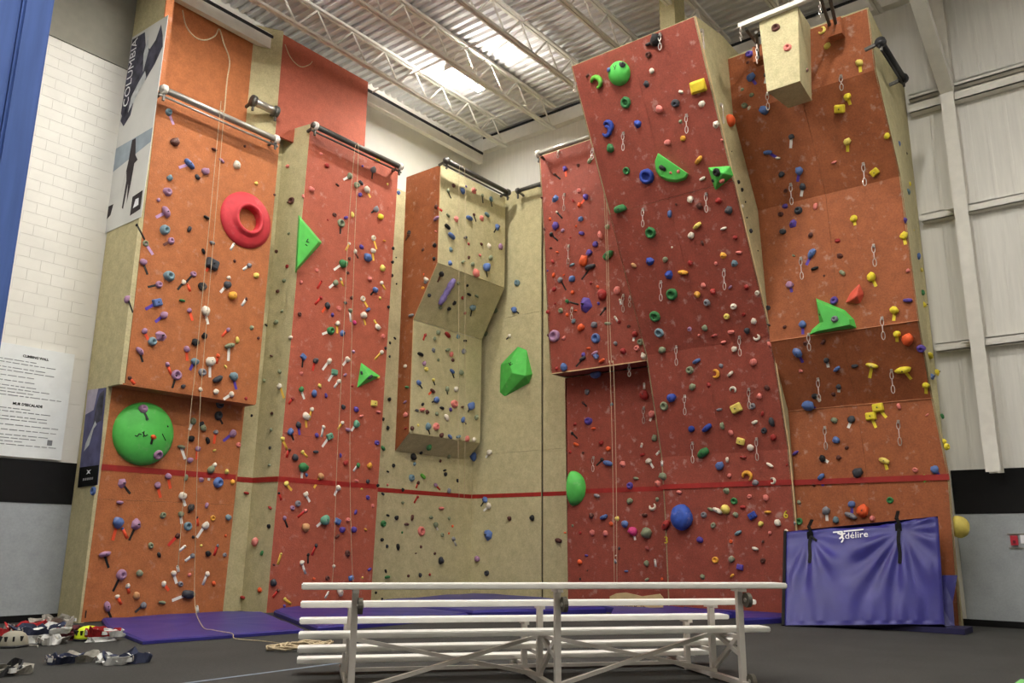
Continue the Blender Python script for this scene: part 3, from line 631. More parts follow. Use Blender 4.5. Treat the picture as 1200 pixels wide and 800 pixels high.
# ================================================================== CLIMBING HOLDS
# traced positions: per block an origin in the photograph and entries "x y colour size [shape] [tape:dx,dy]" in sixths of a pixel
HOLDS = [
((140, 100), "345 190 t 55 j p:30,75;385 400 n 70 l;665 452 n 42;715 530 p 42;820 562 w 62 l;880 428 n 22;487 555 b 80 b p:-60,20;545 645 K 45;600 605 p 60;352 652 t 45;335 750 p 65 j;960 690 y 30;1185 570 c 30"),
((140, 233), "272 8 p 28;325 95 p 85 e p:-60,30;610 132 k 45;315 218 t 75 j;488 212 K 48;362 295 p 52 j n:-45,25;183 312 s 45 d p:45,70;125 185 k 24 l k:50,95;165 445 p 52 l k:28,75;345 545 t 80 j;275 602 p 52 j k:-65,15;518 530 p 45 j k:-45,50;450 585 w 40 l k:-35,45;478 600 o 12 l o:15,40;438 715 g 42;62 705 p 60 l k:30,85;262 730 b 75 x P:-70,40;490 785 p 40 l o:20,60;600 790 w 72 l w:20,80;650 310 e 42;655 295 w 20;588 370 k 40;645 460 K 105 x o:-30,40;580 615 k 65;808 438 n 25;805 315 w 14 l w:-20,35;910 468 e 36 l w:-35,25;958 540 y 42;765 555 w 34;755 605 K 60 l w:-40,45;790 680 Y 75;890 703 n 26 l w:-25,40;1190 25 n 25;1190 245 s 30;1105 370 n 28;1180 475 r 30;1160 575 s 30;1115 650 n 28;1145 790 s 26"),
((140, 366), "310 20 p 60 l P:-50,40;172 132 p 45 l o:25,50;290 165 p 95 w;228 205 t 65 j;140 272 p 62 e k:20,65;595 165 k 45;530 210 k 58;470 258 p 45 l o:5,70;762 122 p 36 l o:-35,40;930 108 s 45;825 195 y 45;770 235 s 75 b w:-5,95;975 180 n 25;690 305 o 32 l o:-5,45;525 345 t 60 l P:-25,50;635 345 w 75 l w:0,100;745 382 y 30;335 365 p 34 l o:25,65;400 440 p 75 d k:-25,80;445 520 K 34;70 460 n 30 l o:30,35;580 420 e 60;685 470 K 80 b;798 450 t 68 l P:20,80;568 540 w 34;675 558 w 45;785 575 w 40 l w:-45,30;888 605 r 26;705 645 K 62 d;695 725 K 65 j k:25,50;515 765 s 50 l w:-20,50;575 785 K 40;1105 70 s 40;1030 90 k 26;1070 305 n 28;1130 415 s 36;1020 480 s 28;1075 710 n 28;930 725 k 26;1130 520 w 45 l y:25,75"),
((90, 466), "465 80 p 65 j k:30,65;570 400 p 70 d;535 275 o 40 l k:-10,40;640 200 k 18;818 155 s 55 l w:-25,60;885 210 s 60;803 288 k 45;918 302 k 52;975 242 e 40 l o:-10,70;1092 252 p 58 l P:-55,45;732 345 s 55 b w:25,75;848 358 p 40 l o:-5,65;792 438 p 45;1135 330 c 36;965 370 y 28;965 472 w 36;938 505 s 60 l w:-10,65;1052 518 y 34;990 595 b 75 j;1092 592 Y 40;640 552 p 48 l o:15,75;565 615 p 48 l o:20,75;765 562 s 48;875 575 p 48;318 600 p 78 w k:50,65;300 735 p 48 b;740 690 w 60 l w:20,60;800 770 k 52;910 755 p 42;120 655 b 62 d;1190 670 r 40"),
((90, 599), "605 28 s 48;285 82 b 88 l o:-30,110;320 120 b 20 l o:30,60;418 92 p 95 w k:-45,100;520 240 s 45;575 305 k 40;192 300 p 78 b k:28,85;310 445 p 75 j k:-50,105;438 435 s 50;355 525 w 38 l o:10,40;610 508 w 42 l o:30,40;282 598 w 32 l o:25,45;415 590 a 55;208 668 p 75 e k:30,75;465 660 e 50 l K:-45,40;597 640 s 50;730 20 s 45 l w:5,55;790 3 k 26;955 48 Y 40 d;900 100 w 58 l w:-50,75;780 105 t 62 d;705 172 n 40 l r:-55,60;845 42 n 20 l o:5,50;817 180 k 24;1062 42 t 52;1045 172 o 22;875 240 y 26;920 295 k 45;988 240 e 24 l r:-20,60;1038 305 e 30;760 245 w 20 l w:-30,25;810 312 e 38 l w:-40,30;708 385 w 18 l w:5,30;678 435 w 42 l w:20,60;790 445 c 28;915 440 w 38 l w:-25,65;960 505 o 36;728 510 e 40;780 582 K 95 e w:-100,40;845 665 w 16 l w:5,40;1170 605 r 42"),
((300, 140), "458 242 c 30;497 325 r 36;655 400 s 50 l w:-35,20;570 460 n 30;385 490 c 45;335 540 c 34;748 328 P 20;820 355 e 50 l k:-5,55;735 445 K 40;705 462 s 46 j;775 495 w 55 l y:25,45;730 530 P 34;925 455 y 24;840 632 e 48 l k:-25,20;872 685 L 48;550 670 n 34;630 690 P 36;675 670 y 40;597 730 s 62 d k:-5,65;505 705 r 16;852 285 L 45 e;232 328 n 42 d;250 572 n 55 d;130 530 n 20;1000 515 b 30"),
((300, 273), "825 35 w 40 d y:20,70;900 55 Y 24;655 75 w 22 l y:-20,40;738 98 P 34;695 130 w 32 l n:20,40;820 125 w 42 l y:5,60;778 172 b 68 l;655 180 n 26;608 215 g 70 l w:-55,40;885 248 y 50;645 280 n 24;425 262 c 28;595 325 w 24 l y:15,40;460 338 r 18 l r:-25,45;555 350 s 50 l w:-35,30;798 325 c 40;880 350 w 34 l y:25,40;835 400 b 52 l k:-25,30;870 458 y 24;670 455 n 30;750 462 w 42 d y:30,50;455 455 r 26 l r:-35,40;498 510 K 50 l o:-30,40;305 570 n 34;625 490 K 30;660 545 s 36 l w:5,70;580 530 c 36;535 575 P 32;785 540 b 42;752 578 w 55 l y:15,60;570 635 w 42 l y:0,60;522 688 g 62 j w:-50,20;608 705 b 58;690 630 m 38;830 615 y 18 l y:15,20;852 660 w 48;892 725 c 34;245 735 w 40;315 345 c 30;220 10 n 30;145 145 s 30;205 232 r 26 l r:55,45;200 320 s 34;155 405 s 30;185 555 s 36;148 628 s 42;65 645 n 26;15 740 n 22;962 108 k 26;957 205 k 26;955 298 k 26;985 172 k 12;987 357 k 14;930 520 k 24;975 740 k 24;940 772 k 24;1075 15 n 28 l n:-20,30;1175 118 n 26;1180 290 o 16;1195 345 e 30;1095 580 e 44"),
((300, 406), "330 72 b 50 x k:-5,65;415 100 K 46 l r:-15,60;512 102 w 48 l w:-40,55;640 90 w 40 l w:-25,35;685 35 p 34;880 40 w 34 l y:-40,45;318 190 c 42;548 180 q 56 x w:-35,55;580 245 w 38 l w:-25,35;625 198 p 32;172 275 w 50 l y:30,80;315 300 g 46 l w:20,60;445 275 y 32;405 330 b 56;490 345 P 36;255 365 r 26 l r:-20,30;675 275 r 24;348 488 w 62 l y:5,70;390 440 w 34 l y:-15,70;610 425 K 40;700 440 P 44;825 400 y 58 x;858 460 c 40;738 488 c 36;295 550 K 48 l P:10,60;240 598 b 55 l k:20,50;472 565 w 34 l w:-10,60;515 632 q 58 x w:-45,65;425 622 P 36;605 535 w 30 l y:-25,40;700 545 q 60 l w:-25,40;645 585 p 45;185 650 y 36 l y:30,65;232 725 n 26 l r:-15,45;325 740 y 30 l y:30,30;417 740 K 45 b;270 780 K 55;848 675 P 40;592 765 P 30;800 210 K 40;745 185 K 30;858 215 y 28;110 70 n 30;160 175 k 36;58 240 s 28;118 470 n 26;108 585 s 28;100 712 k 24;940 70 k 26;908 12 k 22;935 370 k 34;892 510 k 26;925 572 k 34;890 715 g 42;1052 138 w 30;1065 285 g 36;1050 390 p 30;1055 480 c 40;1055 575 r 26"),
((280, 539), "445 50 g 78 l w:-5,85;475 105 b 34;572 112 a 56 l y:-40,75;330 165 y 40 l y:35,40;695 195 w 40 l w:-20,45;835 35 g 36 l w:-25,35;915 38 Y 42;748 20 r 40;905 150 K 32;825 145 c 34;862 203 y 18;905 262 P 34;468 240 w 40 l w:25,45;280 232 k 20 l r:15,40;412 305 e 46;375 335 p 36;465 355 c 30 l r:-45,40;318 408 p 34 l k:20,55;465 475 a 70 l;598 420 q 85 l w:-45,40;690 430 b 56 x;765 420 c 36;722 488 P 48;805 488 P 46;818 365 P 34;888 488 Y 30;940 320 c 26;688 535 n 40;540 600 K 28 l r:-25,60;485 665 k 24 l k:0,50;295 658 y 18 l y:-20,65;245 735 n 22;440 720 w 36 l w:25,70;760 655 n 44;915 768 P 36;665 745 w 26;62 222 r 62;222 335 r 38;215 35 s 28;120 575 c 62;165 655 g 40;212 465 k 34;975 178 k 26;1010 238 K 30;1045 175 c 26;1045 80 k 24;1085 38 k 28;1045 388 k 30;1105 405 k 36;1012 445 g 46;1005 560 k 28;1040 605 K 26;1115 610 k 44;1148 508 g 22;1175 450 n 42;1150 208 k 26;1030 780 k 28"),
((280, 640), "238 255 K 50;275 310 n 24 l r:-30,40;785 222 b 48 x;620 222 n 36;868 220 y 22;525 228 o 24;320 370 y 26 l y:40,30;320 420 P 32;630 320 w 14 l w:-20,35;705 318 w 70 e;30 360 r 55;150 305 o 42;1040 215 g 46;962 325 k 20;1005 370 k 20;1190 208 n 22"),
((460, 180), "425 225 n 36;388 262 s 34 l k:20,45;490 265 b 50;515 230 P 20;570 262 c 60 w;630 295 s 26 l k:5,45;688 320 t 42 l k:10,45;310 375 n 34 l r:35,25;388 435 s 34;447 460 c 55 w;535 455 b 60 b;570 430 n 26 l k:15,40;625 455 c 55 w;660 430 t 48;735 515 b 58 w k:-20,35;382 515 k 52 b;410 580 b 65 b;510 590 K 36;535 635 r 28;625 635 n 34;678 650 w 50;755 655 p 46 l k:10,15;410 675 t 46;535 730 n 26;612 715 c 24;685 735 s 42;495 760 s 42;405 770 b 50;560 780 s 40;655 800 b 66 l k:10,60;300 645 k 34;295 740 k 28;312 458 p 48;305 545 c 20;118 555 k 32 l k:-20,40;215 675 n 20 l n:-20,15"),
((460, 300), "580 120 c 65;340 125 k 40 l n:-20,50;255 275 K 34;435 330 k 42;395 370 k 30;490 292 r 26;535 268 k 40;590 280 s 38;560 360 t 55 l k:-10,55;508 400 r 24;460 190 s 30;525 205 k 22;335 360 s 30;725 382 s 50;655 545 s 46;240 165 w 50 e;140 420 e 50;215 225 Y 26;878 190 t 50;860 380 b 50 l k:25,20;825 560 w 30 l k:-20,20;228 555 r 26 l r:-10,30;318 538 s 36;295 580 s 34;382 555 r 55;460 565 t 46;508 595 k 32 b;192 690 k 52;287 662 e 46;320 730 s 24;385 660 s 46 b;410 690 c 42;497 670 e 42;220 755 p 34;92 775 w 28;20 575 k 34"),
((440, 420), "440 8 s 24;540 10 n 30;340 40 P 26;355 75 y 34;535 90 b 46 b k:15,40;598 100 s 46;300 170 b 48 l k:25,35;405 150 y 24 l k:10,30;398 228 n 46 b o:-20,20;500 215 s 40 l k:5,30;562 215 w 40;425 290 b 50 l k:-25,15;330 322 k 30;290 365 K 34;325 360 c 50;360 375 n 34;465 348 k 40;550 320 c 60;525 358 P 28;610 340 n 28;668 335 b 62 l k:-15,35;428 390 s 34;495 415 w 55 e;613 430 b 48 l k:20,25;705 415 s 40;365 480 t 55 l k:15,45;422 478 c 55;460 540 n 40;255 490 n 34;300 470 y 26;520 550 b 44;580 550 t 44;640 565 c 46;690 570 w 40;375 620 g 50;320 660 k 26;262 692 k 55;275 740 t 36;515 685 s 36;455 720 n 24;685 690 b 70 l k:25,55;485 785 k 30;212 55 w 28;805 660 w 44 l w:-25,30"),
((440, 553), "250 40 t 50;330 30 G 50 b;298 75 n 28 l r:-10,30;420 90 p 36 l r:30,30;515 130 e 40;295 175 r 24 l r:-20,35;190 215 s 26;460 255 c 46;255 320 n 40;220 360 n 55 l r:15,40;320 415 c 66 d;388 318 s 36;420 370 s 42 l w:15,30;468 440 s 32;515 325 s 28;540 380 o 20;515 430 o 16;545 470 e 34 l w:20,40;318 525 n 22;283 570 n 18;415 572 n 20;455 620 K 50;245 725 n 46;312 725 K 34;380 720 r 20;770 195 b 60 w k:-25,40;800 238 w 46 l w:-35,30;795 440 b 95 w;945 325 n 36;1105 320 k 44;718 610 p 46;785 710 K 40;490 15 k 30;575 60 k 30"),
((625, 150), "225 288 P 40 l o:5,45;315 262 n 26;150 325 n 24 l k:35,30;323 440 c 34;372 485 P 42 l o:-30,40;280 510 r 28;155 497 b 66;50 400 b 40;325 540 o 34;165 590 w 20 l k:35,40;118 640 o 32;160 690 P 60;335 640 b 40;210 720 p 30;80 710 n 24;128 748 k 34 l k:40,40;343 740 P 48;300 690 o 24;260 770 r 20;60 490 n 20;545 140 g 62 l;400 230 s 46;655 300 g 55 d;800 340 B 110 d;615 565 g 100 e;520 695 s 50;825 735 g 82 d;960 602 b 55;1105 500 w 48;1155 685 y 66 b;1110 755 w 54;1165 225 Y 68 b;945 102 c 48;1055 72 Y 42;1005 535 n 18;515 20 B 90 c;1190 355 w 45;1170 545 n 50;475 755 c 60;912 280 k 58;965 315 c 26;1020 305 c 28"),
((625, 283), "125 45 n 20;170 75 o 24;440 20 P 46;395 80 P 48;355 140 o 80 l;405 180 K 76 b k:-60,80;138 140 r 34;275 165 t 40;145 237 o 36;215 235 o 20;192 270 e 42 l k:35,65;275 262 b 50;405 292 r 34;150 335 r 38;278 358 o 32;240 420 g 36 l k:70,20;370 445 P 125 w;460 435 P 22;490 375 r 75;595 345 c 60;610 410 w 20 l w:5,25;455 318 o 24;505 470 k 24 l k:-30,40;195 485 s 40;105 495 r 34;240 515 o 30;285 560 t 40;300 485 o 24;430 585 e 48;340 605 o 58;155 435 r 18;525 575 s 46;575 530 w 18 l w:15,25;605 565 r 26;150 665 p 88 d;215 680 c 42;440 680 b 72 d;390 750 o 34;435 785 p 50;355 795 P 34;100 205 P 18;110 660 n 26;670 595 n 24;635 770 r 44;580 715 e 36;530 100 g 90 e;710 165 a 46;820 140 B 78 w;930 125 s 46;955 235 B 80 w;1055 215 Y 68 b;1105 150 r 38;975 370 g 85 d;1155 370 Y 46;855 525 g 80 d;885 640 t 68 d;910 760 s 56;715 650 r 50 l w:-10,40;755 705 s 50;730 750 c 44;770 790 w 26;1100 615 p 34;1190 10 n 34;975 40 w 20"),
((640, 416), "260 25 K 50 b k:-45,50;355 10 b 46;130 85 b 62;75 95 r 40;395 40 o 46;690 10 w 42;350 120 b 100 e;290 260 e 40;260 335 n 22 l k:20,20;300 465 P 60;335 515 o 34;205 485 r 26;185 550 k 26 l k:30,30;215 628 o 44;170 680 r 24;260 685 n 20;390 615 r 42;440 660 o 40;395 735 k 30 l k:-35,35;440 760 b 72;538 765 c 56;675 625 w 18 l w:-5,15;690 200 w 16 l w:0,30;695 280 r 78;748 415 c 58 l w:-15,40;762 585 s 50;795 680 w 18 l w:-15,15;678 700 r 40;725 745 w 46 l w:25,40;815 745 w 14 l w:0,25;460 345 t 34;1060 42 b 58;1012 105 s 58;1032 222 s 52;1142 210 r 44;885 298 B 76;830 358 s 62 d;1025 518 B 54;1135 510 B 80;1108 685 g 92 e"),
((650, 549), "300 190 e 46;260 330 n 38;350 340 b 60;440 350 y 46;498 388 b 58;180 450 r 24;268 450 c 46;360 455 c 42;555 442 m 72 l w:10,50;650 450 s 78;532 228 s 48;532 120 P 50;575 68 s 40;400 390 o 36;635 325 n 44;720 215 s 40;690 265 w 60 c;725 105 c 60;765 55 s 60;785 395 r 84;180 655 o 42;225 610 P 26;230 715 n 16;180 775 k 24;455 560 K 24;432 610 w 16;430 650 e 34;505 720 b 28;655 560 r 40 e;650 665 s 46;705 640 w 16 l w:5,40;650 780 s 36;755 775 o 20;30 505 n 55;75 450 o 22;125 400 s 26;1050 325 e 46;1100 285 s 46;1150 295 w 70 b;1115 398 s 42;1025 500 P 56;1130 642 Y 48 d;1040 760 s 46 w"),
((660, 20), "170 412 n 30;235 460 G 105 c;415 335 K 60;325 370 b 40;600 265 n 46;650 165 k 95 l;605 190 k 50;625 378 w 38;585 470 K 56;440 600 g 80 d;830 525 w 38;790 605 K 62;978 610 w 50;678 645 c 60 l;1075 755 w 60;525 750 B 72;825 735 s 36"),
((740, 150), "505 350 w 44;600 310 k 62;635 370 c 40;615 510 r 46;495 545 n 46;685 578 K 64;650 705 w 42;730 768 r 34;780 550 w 36;575 370 k 26;635 85 c 22;705 165 k 14;750 380 k 30;775 435 k 30;800 520 k 16;810 630 k 18;835 725 K 40"),
((760, 283), "525 98 Y 60 w;638 75 c 44;603 152 t 62;388 305 c 42;345 370 Y 46;455 352 r 44;690 318 r 40;412 428 e 50;598 455 w 46;550 525 y 44;670 512 r 28;742 558 w 46;398 605 s 48;580 635 c 50;465 660 r 44;695 625 K 50;760 670 w 54 c;530 705 c 40;605 755 w 44;842 725 c 46;355 660 c 30;765 360 w 36;475 155 c 28;575 320 p 34;295 150 r 40;375 10 n 40;768 65 k 16;840 465 K 36;845 585 K 26;1020 98 s 26;1150 85 b 72 e P:-35,70;1170 190 k 48;995 305 p 56 l P:10,40;958 600 n 26;1085 580 b 58 l P:0,60;1105 715 n 36;1050 780 b 80 l P:30,60"),
((780, 416), "390 75 e 40;350 130 Y 68 c;458 130 w 48;620 50 c 54;475 245 w 54 c;715 228 n 44;662 288 c 44;380 382 e 40;500 372 y 88 x;610 358 e 48;682 412 r 34;627 472 w 48 e;748 468 K 62;692 530 K 46;760 578 r 46;400 495 s 54;462 545 c 46;530 605 y 66 x;600 650 w 52;548 718 r 44;435 735 w 42;385 778 b 66;735 772 w 50;848 772 r 22"),
((780, 549), "450 48 c 32;575 55 Y 84 c;635 98 e 48;752 85 w 52 c;428 155 s 60;482 228 g 50 d;707 205 c 48;545 270 r 40;590 195 c 34;612 330 B 66 x;495 325 s 42;425 285 y 66 l;790 380 w 50;672 388 y 42;720 305 Y 44 b;512 452 t 52;735 452 c 28;460 512 o 28;685 512 n 24;632 562 w 46 b;465 635 s 46;525 692 P 54 x;685 645 n 38;470 752 Y 34;98 165 c 40;1095 60 b 60 e P:10,50;1045 115 n 36;940 235 s 30;1130 295 e 62 l w:5,60;940 370 g 50 d;905 385 e 40;850 435 w 28"),
((845, 0), "200 380 P 56;190 440 n 24;210 545 b 68 l P:30,40;322 525 K 44 l w:-10,50;148 630 s 34;215 668 s 34;165 742 s 44;198 760 w 30;305 775 b 70;708 215 y 60 c;750 325 y 50;975 445 y 55 l L:5,50;890 680 L 55 l L:15,45;835 765 L 80 x;385 195 n 60 d;468 335 c 58 d;600 495 n 34"),
((880, 120), "285 240 K 40 l w:-5,70;120 350 b 60 b P:50,30;190 390 w 34;218 505 K 46;340 480 b 62 l P:-10,65;365 590 K 50 l w:-10,60;245 620 n 30;240 730 P 50;335 760 K 58;455 730 c 50;210 785 n 40;680 275 y 55 l L:0,60;957 235 L 50;870 490 L 66 x;585 420 c 34;1030 290 b 44;1090 360 k 20;1095 630 t 56;1110 575 L 36"),
((900, 253), "175 55 P 70 w;105 110 K 52;300 135 n 40;182 280 n 30;505 280 n 52;525 400 s 52 e;490 175 r 46;605 20 L 50 l L:5,35;955 140 L 60 l L:10,50;730 430 L 70 l L:25,55;890 665 L 60 l L:-5,60;155 485 P 50;465 595 P 60;985 595 P 60 b;960 30 P 55;395 420 n 18;112 770 n 24;470 725 e 50;370 690 n 30;1020 100 y 30;1050 285 b 50;1075 380 y 34;1080 540 g 46;1095 625 L 60;985 385 c 30"),
((920, 386), "145 100 n 40 l w:10,40;268 88 n 46;112 290 c 30;292 215 K 42 l w:10,40;365 275 b 54 b;490 255 K 44;612 250 L 75 b L:-15,80;830 280 L 100 b L:50,60;992 390 L 50 l L:0,50;788 30 L 50 l L:0,45;865 65 o 90 l;958 132 P 60;378 400 K 40 l w:0,30;340 455 n 40;210 465 k 50 l w:30,30;165 530 b 88 l P:40,20;655 550 L 85 x L:50,60;605 610 L 80 x L:30,70;800 540 c 46;1000 600 c 26;348 640 s 48;468 632 K 54 l w:-20,50;360 775 b 56;1010 185 L 66;1085 300 L 60;1030 330 b 60;1100 610 g 40;1135 785 L 50"),
((930, 519), "15 70 P 46;205 108 k 52 l w:30,20;318 102 n 36;375 32 n 30;455 208 K 76 l w:-30,55;640 125 y 68 e L:15,50;855 190 c 40;995 185 b 62 l P:40,60;678 402 g 48 d;410 430 b 52 l P:0,50;490 475 o 92 l;405 510 e 80 b;300 540 t 50;555 530 c 40;1110 445 t 40;1070 25 L 50"),
]
HCOL = dict(p=('mauve', (160, 122, 152)), P=('purple', (88, 66, 150)), b=('blue', (84, 110, 164)), B=('royal blue', (46, 68, 152)), g=('green', (54, 120, 68)), G=('bright green', (110, 190, 70)),
    k=('black', (24, 24, 26)), K=('charcoal', (58, 60, 66)), w=('off-white', (222, 212, 194)), y=('pale yellow', (222, 190, 110)), Y=('golden yellow', (226, 164, 58)), L=('lemon yellow', (226, 206, 54)),
    r=('dark red', (158, 44, 40)), o=('orange', (228, 92, 44)), n=('dark brown', (88, 48, 40)), t=('grey blue', (112, 138, 148)), s=('sage green', (128, 136, 108)), c=('salmon pink', (216, 124, 114)),
    m=('magenta', (204, 62, 122)), e=('grey', (126, 126, 132)), a=('tan', (196, 146, 98)), q=('sea green', (96, 152, 126)))
def hmat(c): return mat('hold '+HCOL[c][0], HCOL[c][1], .65, var=.14, scale=14, chalk=.22)
TAPE = dict(o=('orange', (236, 84, 44)), k=('black', (22, 22, 22)), w=('white', (238, 234, 226)), y=('yellow', (236, 190, 76)), r=('red', (206, 48, 38)), P=('purple', (86, 62, 168)), p=('lilac', (186, 148, 190)), n=('brown', (96, 50, 40)), K=('dark grey', (60, 60, 62)), L=('lemon', (238, 216, 60)))
def tmat(c): return mat('tape '+TAPE[c][0], TAPE[c][1], .6, var=.05)
KIND = dict(l='lump', j='pocket jug', d='ring', c='crescent', w='wedge', e='edge', b='bar', x='block')
# ---- one mesh per shape (unit diameter, z = out of the wall)
def bm_mesh(name, bm, smooth=True):
    bmesh.ops.recalc_face_normals(bm, faces=bm.faces)
    me = bpy.data.meshes.new(name); bm.to_mesh(me); bm.free()
    if smooth: me.polygons.foreach_set('use_smooth', [True]*len(me.polygons))
    return me
def shape_lump(seed, sx=1, sy=.85, h=.42, rough=.22):
    bm = bmesh.new(); bmesh.ops.create_icosphere(bm, subdivisions=2, radius=.5)
    for v in bm.verts:
        c = v.co.copy(); k = 1+rough*noise.noise(c*2.6+Vector((seed*3.1, seed*1.7, 0)))*1.6
        c *= k; v.co = Vector((c.x*sx, c.y*sy, max(-.02, c.z*h*1.6+.14)))
    return bm_mesh('lump', bm)
def shape_lathe(prof, seg=14, squash=.9, seed=0, tilt=0):
    bm = bmesh.new(); rings = []
    for r, h in prof:
        ring = []
        for k in range(seg):
            a = 2*math.pi*k/seg; x, y = math.cos(a)*r, math.sin(a)*r*squash
            kk = 1+.10*noise.noise(Vector((x*3+seed, y*3, h*3)))
            ring.append(bm.verts.new((x*kk, y*kk-tilt*h, h)))
        rings.append(ring)
    for a_, b_ in zip(rings[:-1], rings[1:]):
        for k in range(seg): bm.faces.new((a_[k], a_[(k+1) % seg], b_[(k+1) % seg], b_[k]))
    bm.faces.new(rings[-1])
    return bm_mesh('lathe', bm)
def shape_crescent():
    mb = MB(); P = []; R = []
    for i in range(10):
        a = math.radians(-130+260*i/9); P.append((math.cos(a)*.33, math.sin(a)*.36, .10)); R.append(.07+.11*math.sin(math.pi*i/9))
    mb.tube(P, R, 8)
    me = bpy.data.meshes.new('crescent'); me.from_pydata([tuple(v) for v in mb.v], [], mb.f); me.polygons.foreach_set('use_smooth', [True]*len(me.polygons)); return me
def shape_wedge(seed):
    bm = bmesh.new(); r = random.Random(seed)
    base = [(-.48, -.18, -.01), (-.12, -.42, -.01), (.34, -.30, -.01), (.46, .06, -.01), (.12, .46, -.01), (-.34, .26, -.01)]
    for p in base: bm.verts.new((p[0]+r.uniform(-.05, .05), p[1]+r.uniform(-.05, .05), p[2]))
    for p in ((.05, -.12, .36), (-.12, .05, .32), (.2, .05, .28)): bm.verts.new((p[0]+r.uniform(-.05, .05), p[1]+r.uniform(-.05, .05), p[2]))
    bmesh.ops.convex_hull(bm, input=bm.verts)
    bmesh.ops.bevel(bm, geom=list(bm.edges), offset=.04, segments=1, affect='EDGES')
    return bm_mesh('wedge', bm, False)
def shape_block():
    bm = bmesh.new(); bmesh.ops.create_cube(bm, size=1)
    for v in bm.verts: v.co = Vector((v.co.x*(.92 if v.co.z < 0 else .78), v.co.y*(.74 if v.co.z < 0 else .6), v.co.z*.36+.17))
    bmesh.ops.bevel(bm, geom=list(bm.edges), offset=.07, segments=1, affect='EDGES')
    return bm_mesh('block', bm, False)
SHAPES = dict(
    l=[shape_lump(i, h=.4+.05*(i % 3), sx=1-.06*(i % 2), sy=.8+.07*(i % 3)) for i in range(5)],
    b=[shape_lump(11, 1.1, .5, .4, .14), shape_lump(12, 1.15, .46, .36, .18)],
    e=[shape_lump(21, 1.1, .62, .34, .16), shape_lump(22, 1.05, .55, .38, .2)],
    j=[shape_lathe([(.5, -.01), (.48, .16), (.40, .34), (.28, .40), (.18, .36), (.13, .16)], seed=s, tilt=.15) for s in (1, 5)],
    d=[shape_lathe([(.5, -.01), (.5, .1), (.44, .22), (.34, .26), (.25, .2), (.22, .02)], seed=s, squash=.95) for s in (2, 8)],
    c=[shape_crescent()], w=[shape_wedge(3), shape_wedge(9)], x=[shape_block()])
hl = []
for (ox, oy), s in HOLDS:
    for e in s.split(';'):
        t = e.split(); x, y = ox+float(t[0])/6, oy+float(t[1])/6; c = t[2]; sz = float(t[3])/6; kind = None; tape = None
        for q in t[4:]:
            if ':' in q: tc, dd = q.split(':'); dx, dy = dd.split(','); tape = (tc, float(dx)/6, float(dy)/6)
            else: kind = q
        if kind is None or (kind == 'l' and sz > 7):
            kind = kind or ('l', 'l', 'e', 'j', 'w', 'l', 'b')[int(x*7+y*3) % 7]
        if any(abs(x-h[0]) < 3 and abs(y-h[1]) < 3 for h in hl): continue
        hl.append((x, y, c, sz, kind, tape))
order = sorted(range(len(hl)), key=lambda i: -(hl[i][3]+(2 if hl[i][5] else 0)))
BIG = set(order[:300])
MESHC = {}
def hmesh(kind, c, i):
    var = SHAPES[kind][i % len(SHAPES[kind])]; key = (var.name, c)
    if key not in MESHC:
        m = var.copy(); m.materials.clear(); m.materials.append(hmat(c)); MESHC[key] = m
    return MESHC[key]
stuffV, stuffF, stuffM, stuffMats = [], [], [], []
def stuff_add(verts, faces, m):
    if m not in stuffMats: stuffMats.append(m)
    mi = stuffMats.index(m); n0 = len(stuffV); stuffV.extend(verts)
    for f in faces: stuffF.append(tuple(a+n0 for a in f)); stuffM.append(mi)
boltM = mat('bolt steel', (70, 70, 72), .4, .8)
BOLT = MB().tube([(0, 0, .0), (0, 0, .46)], .055, 6)
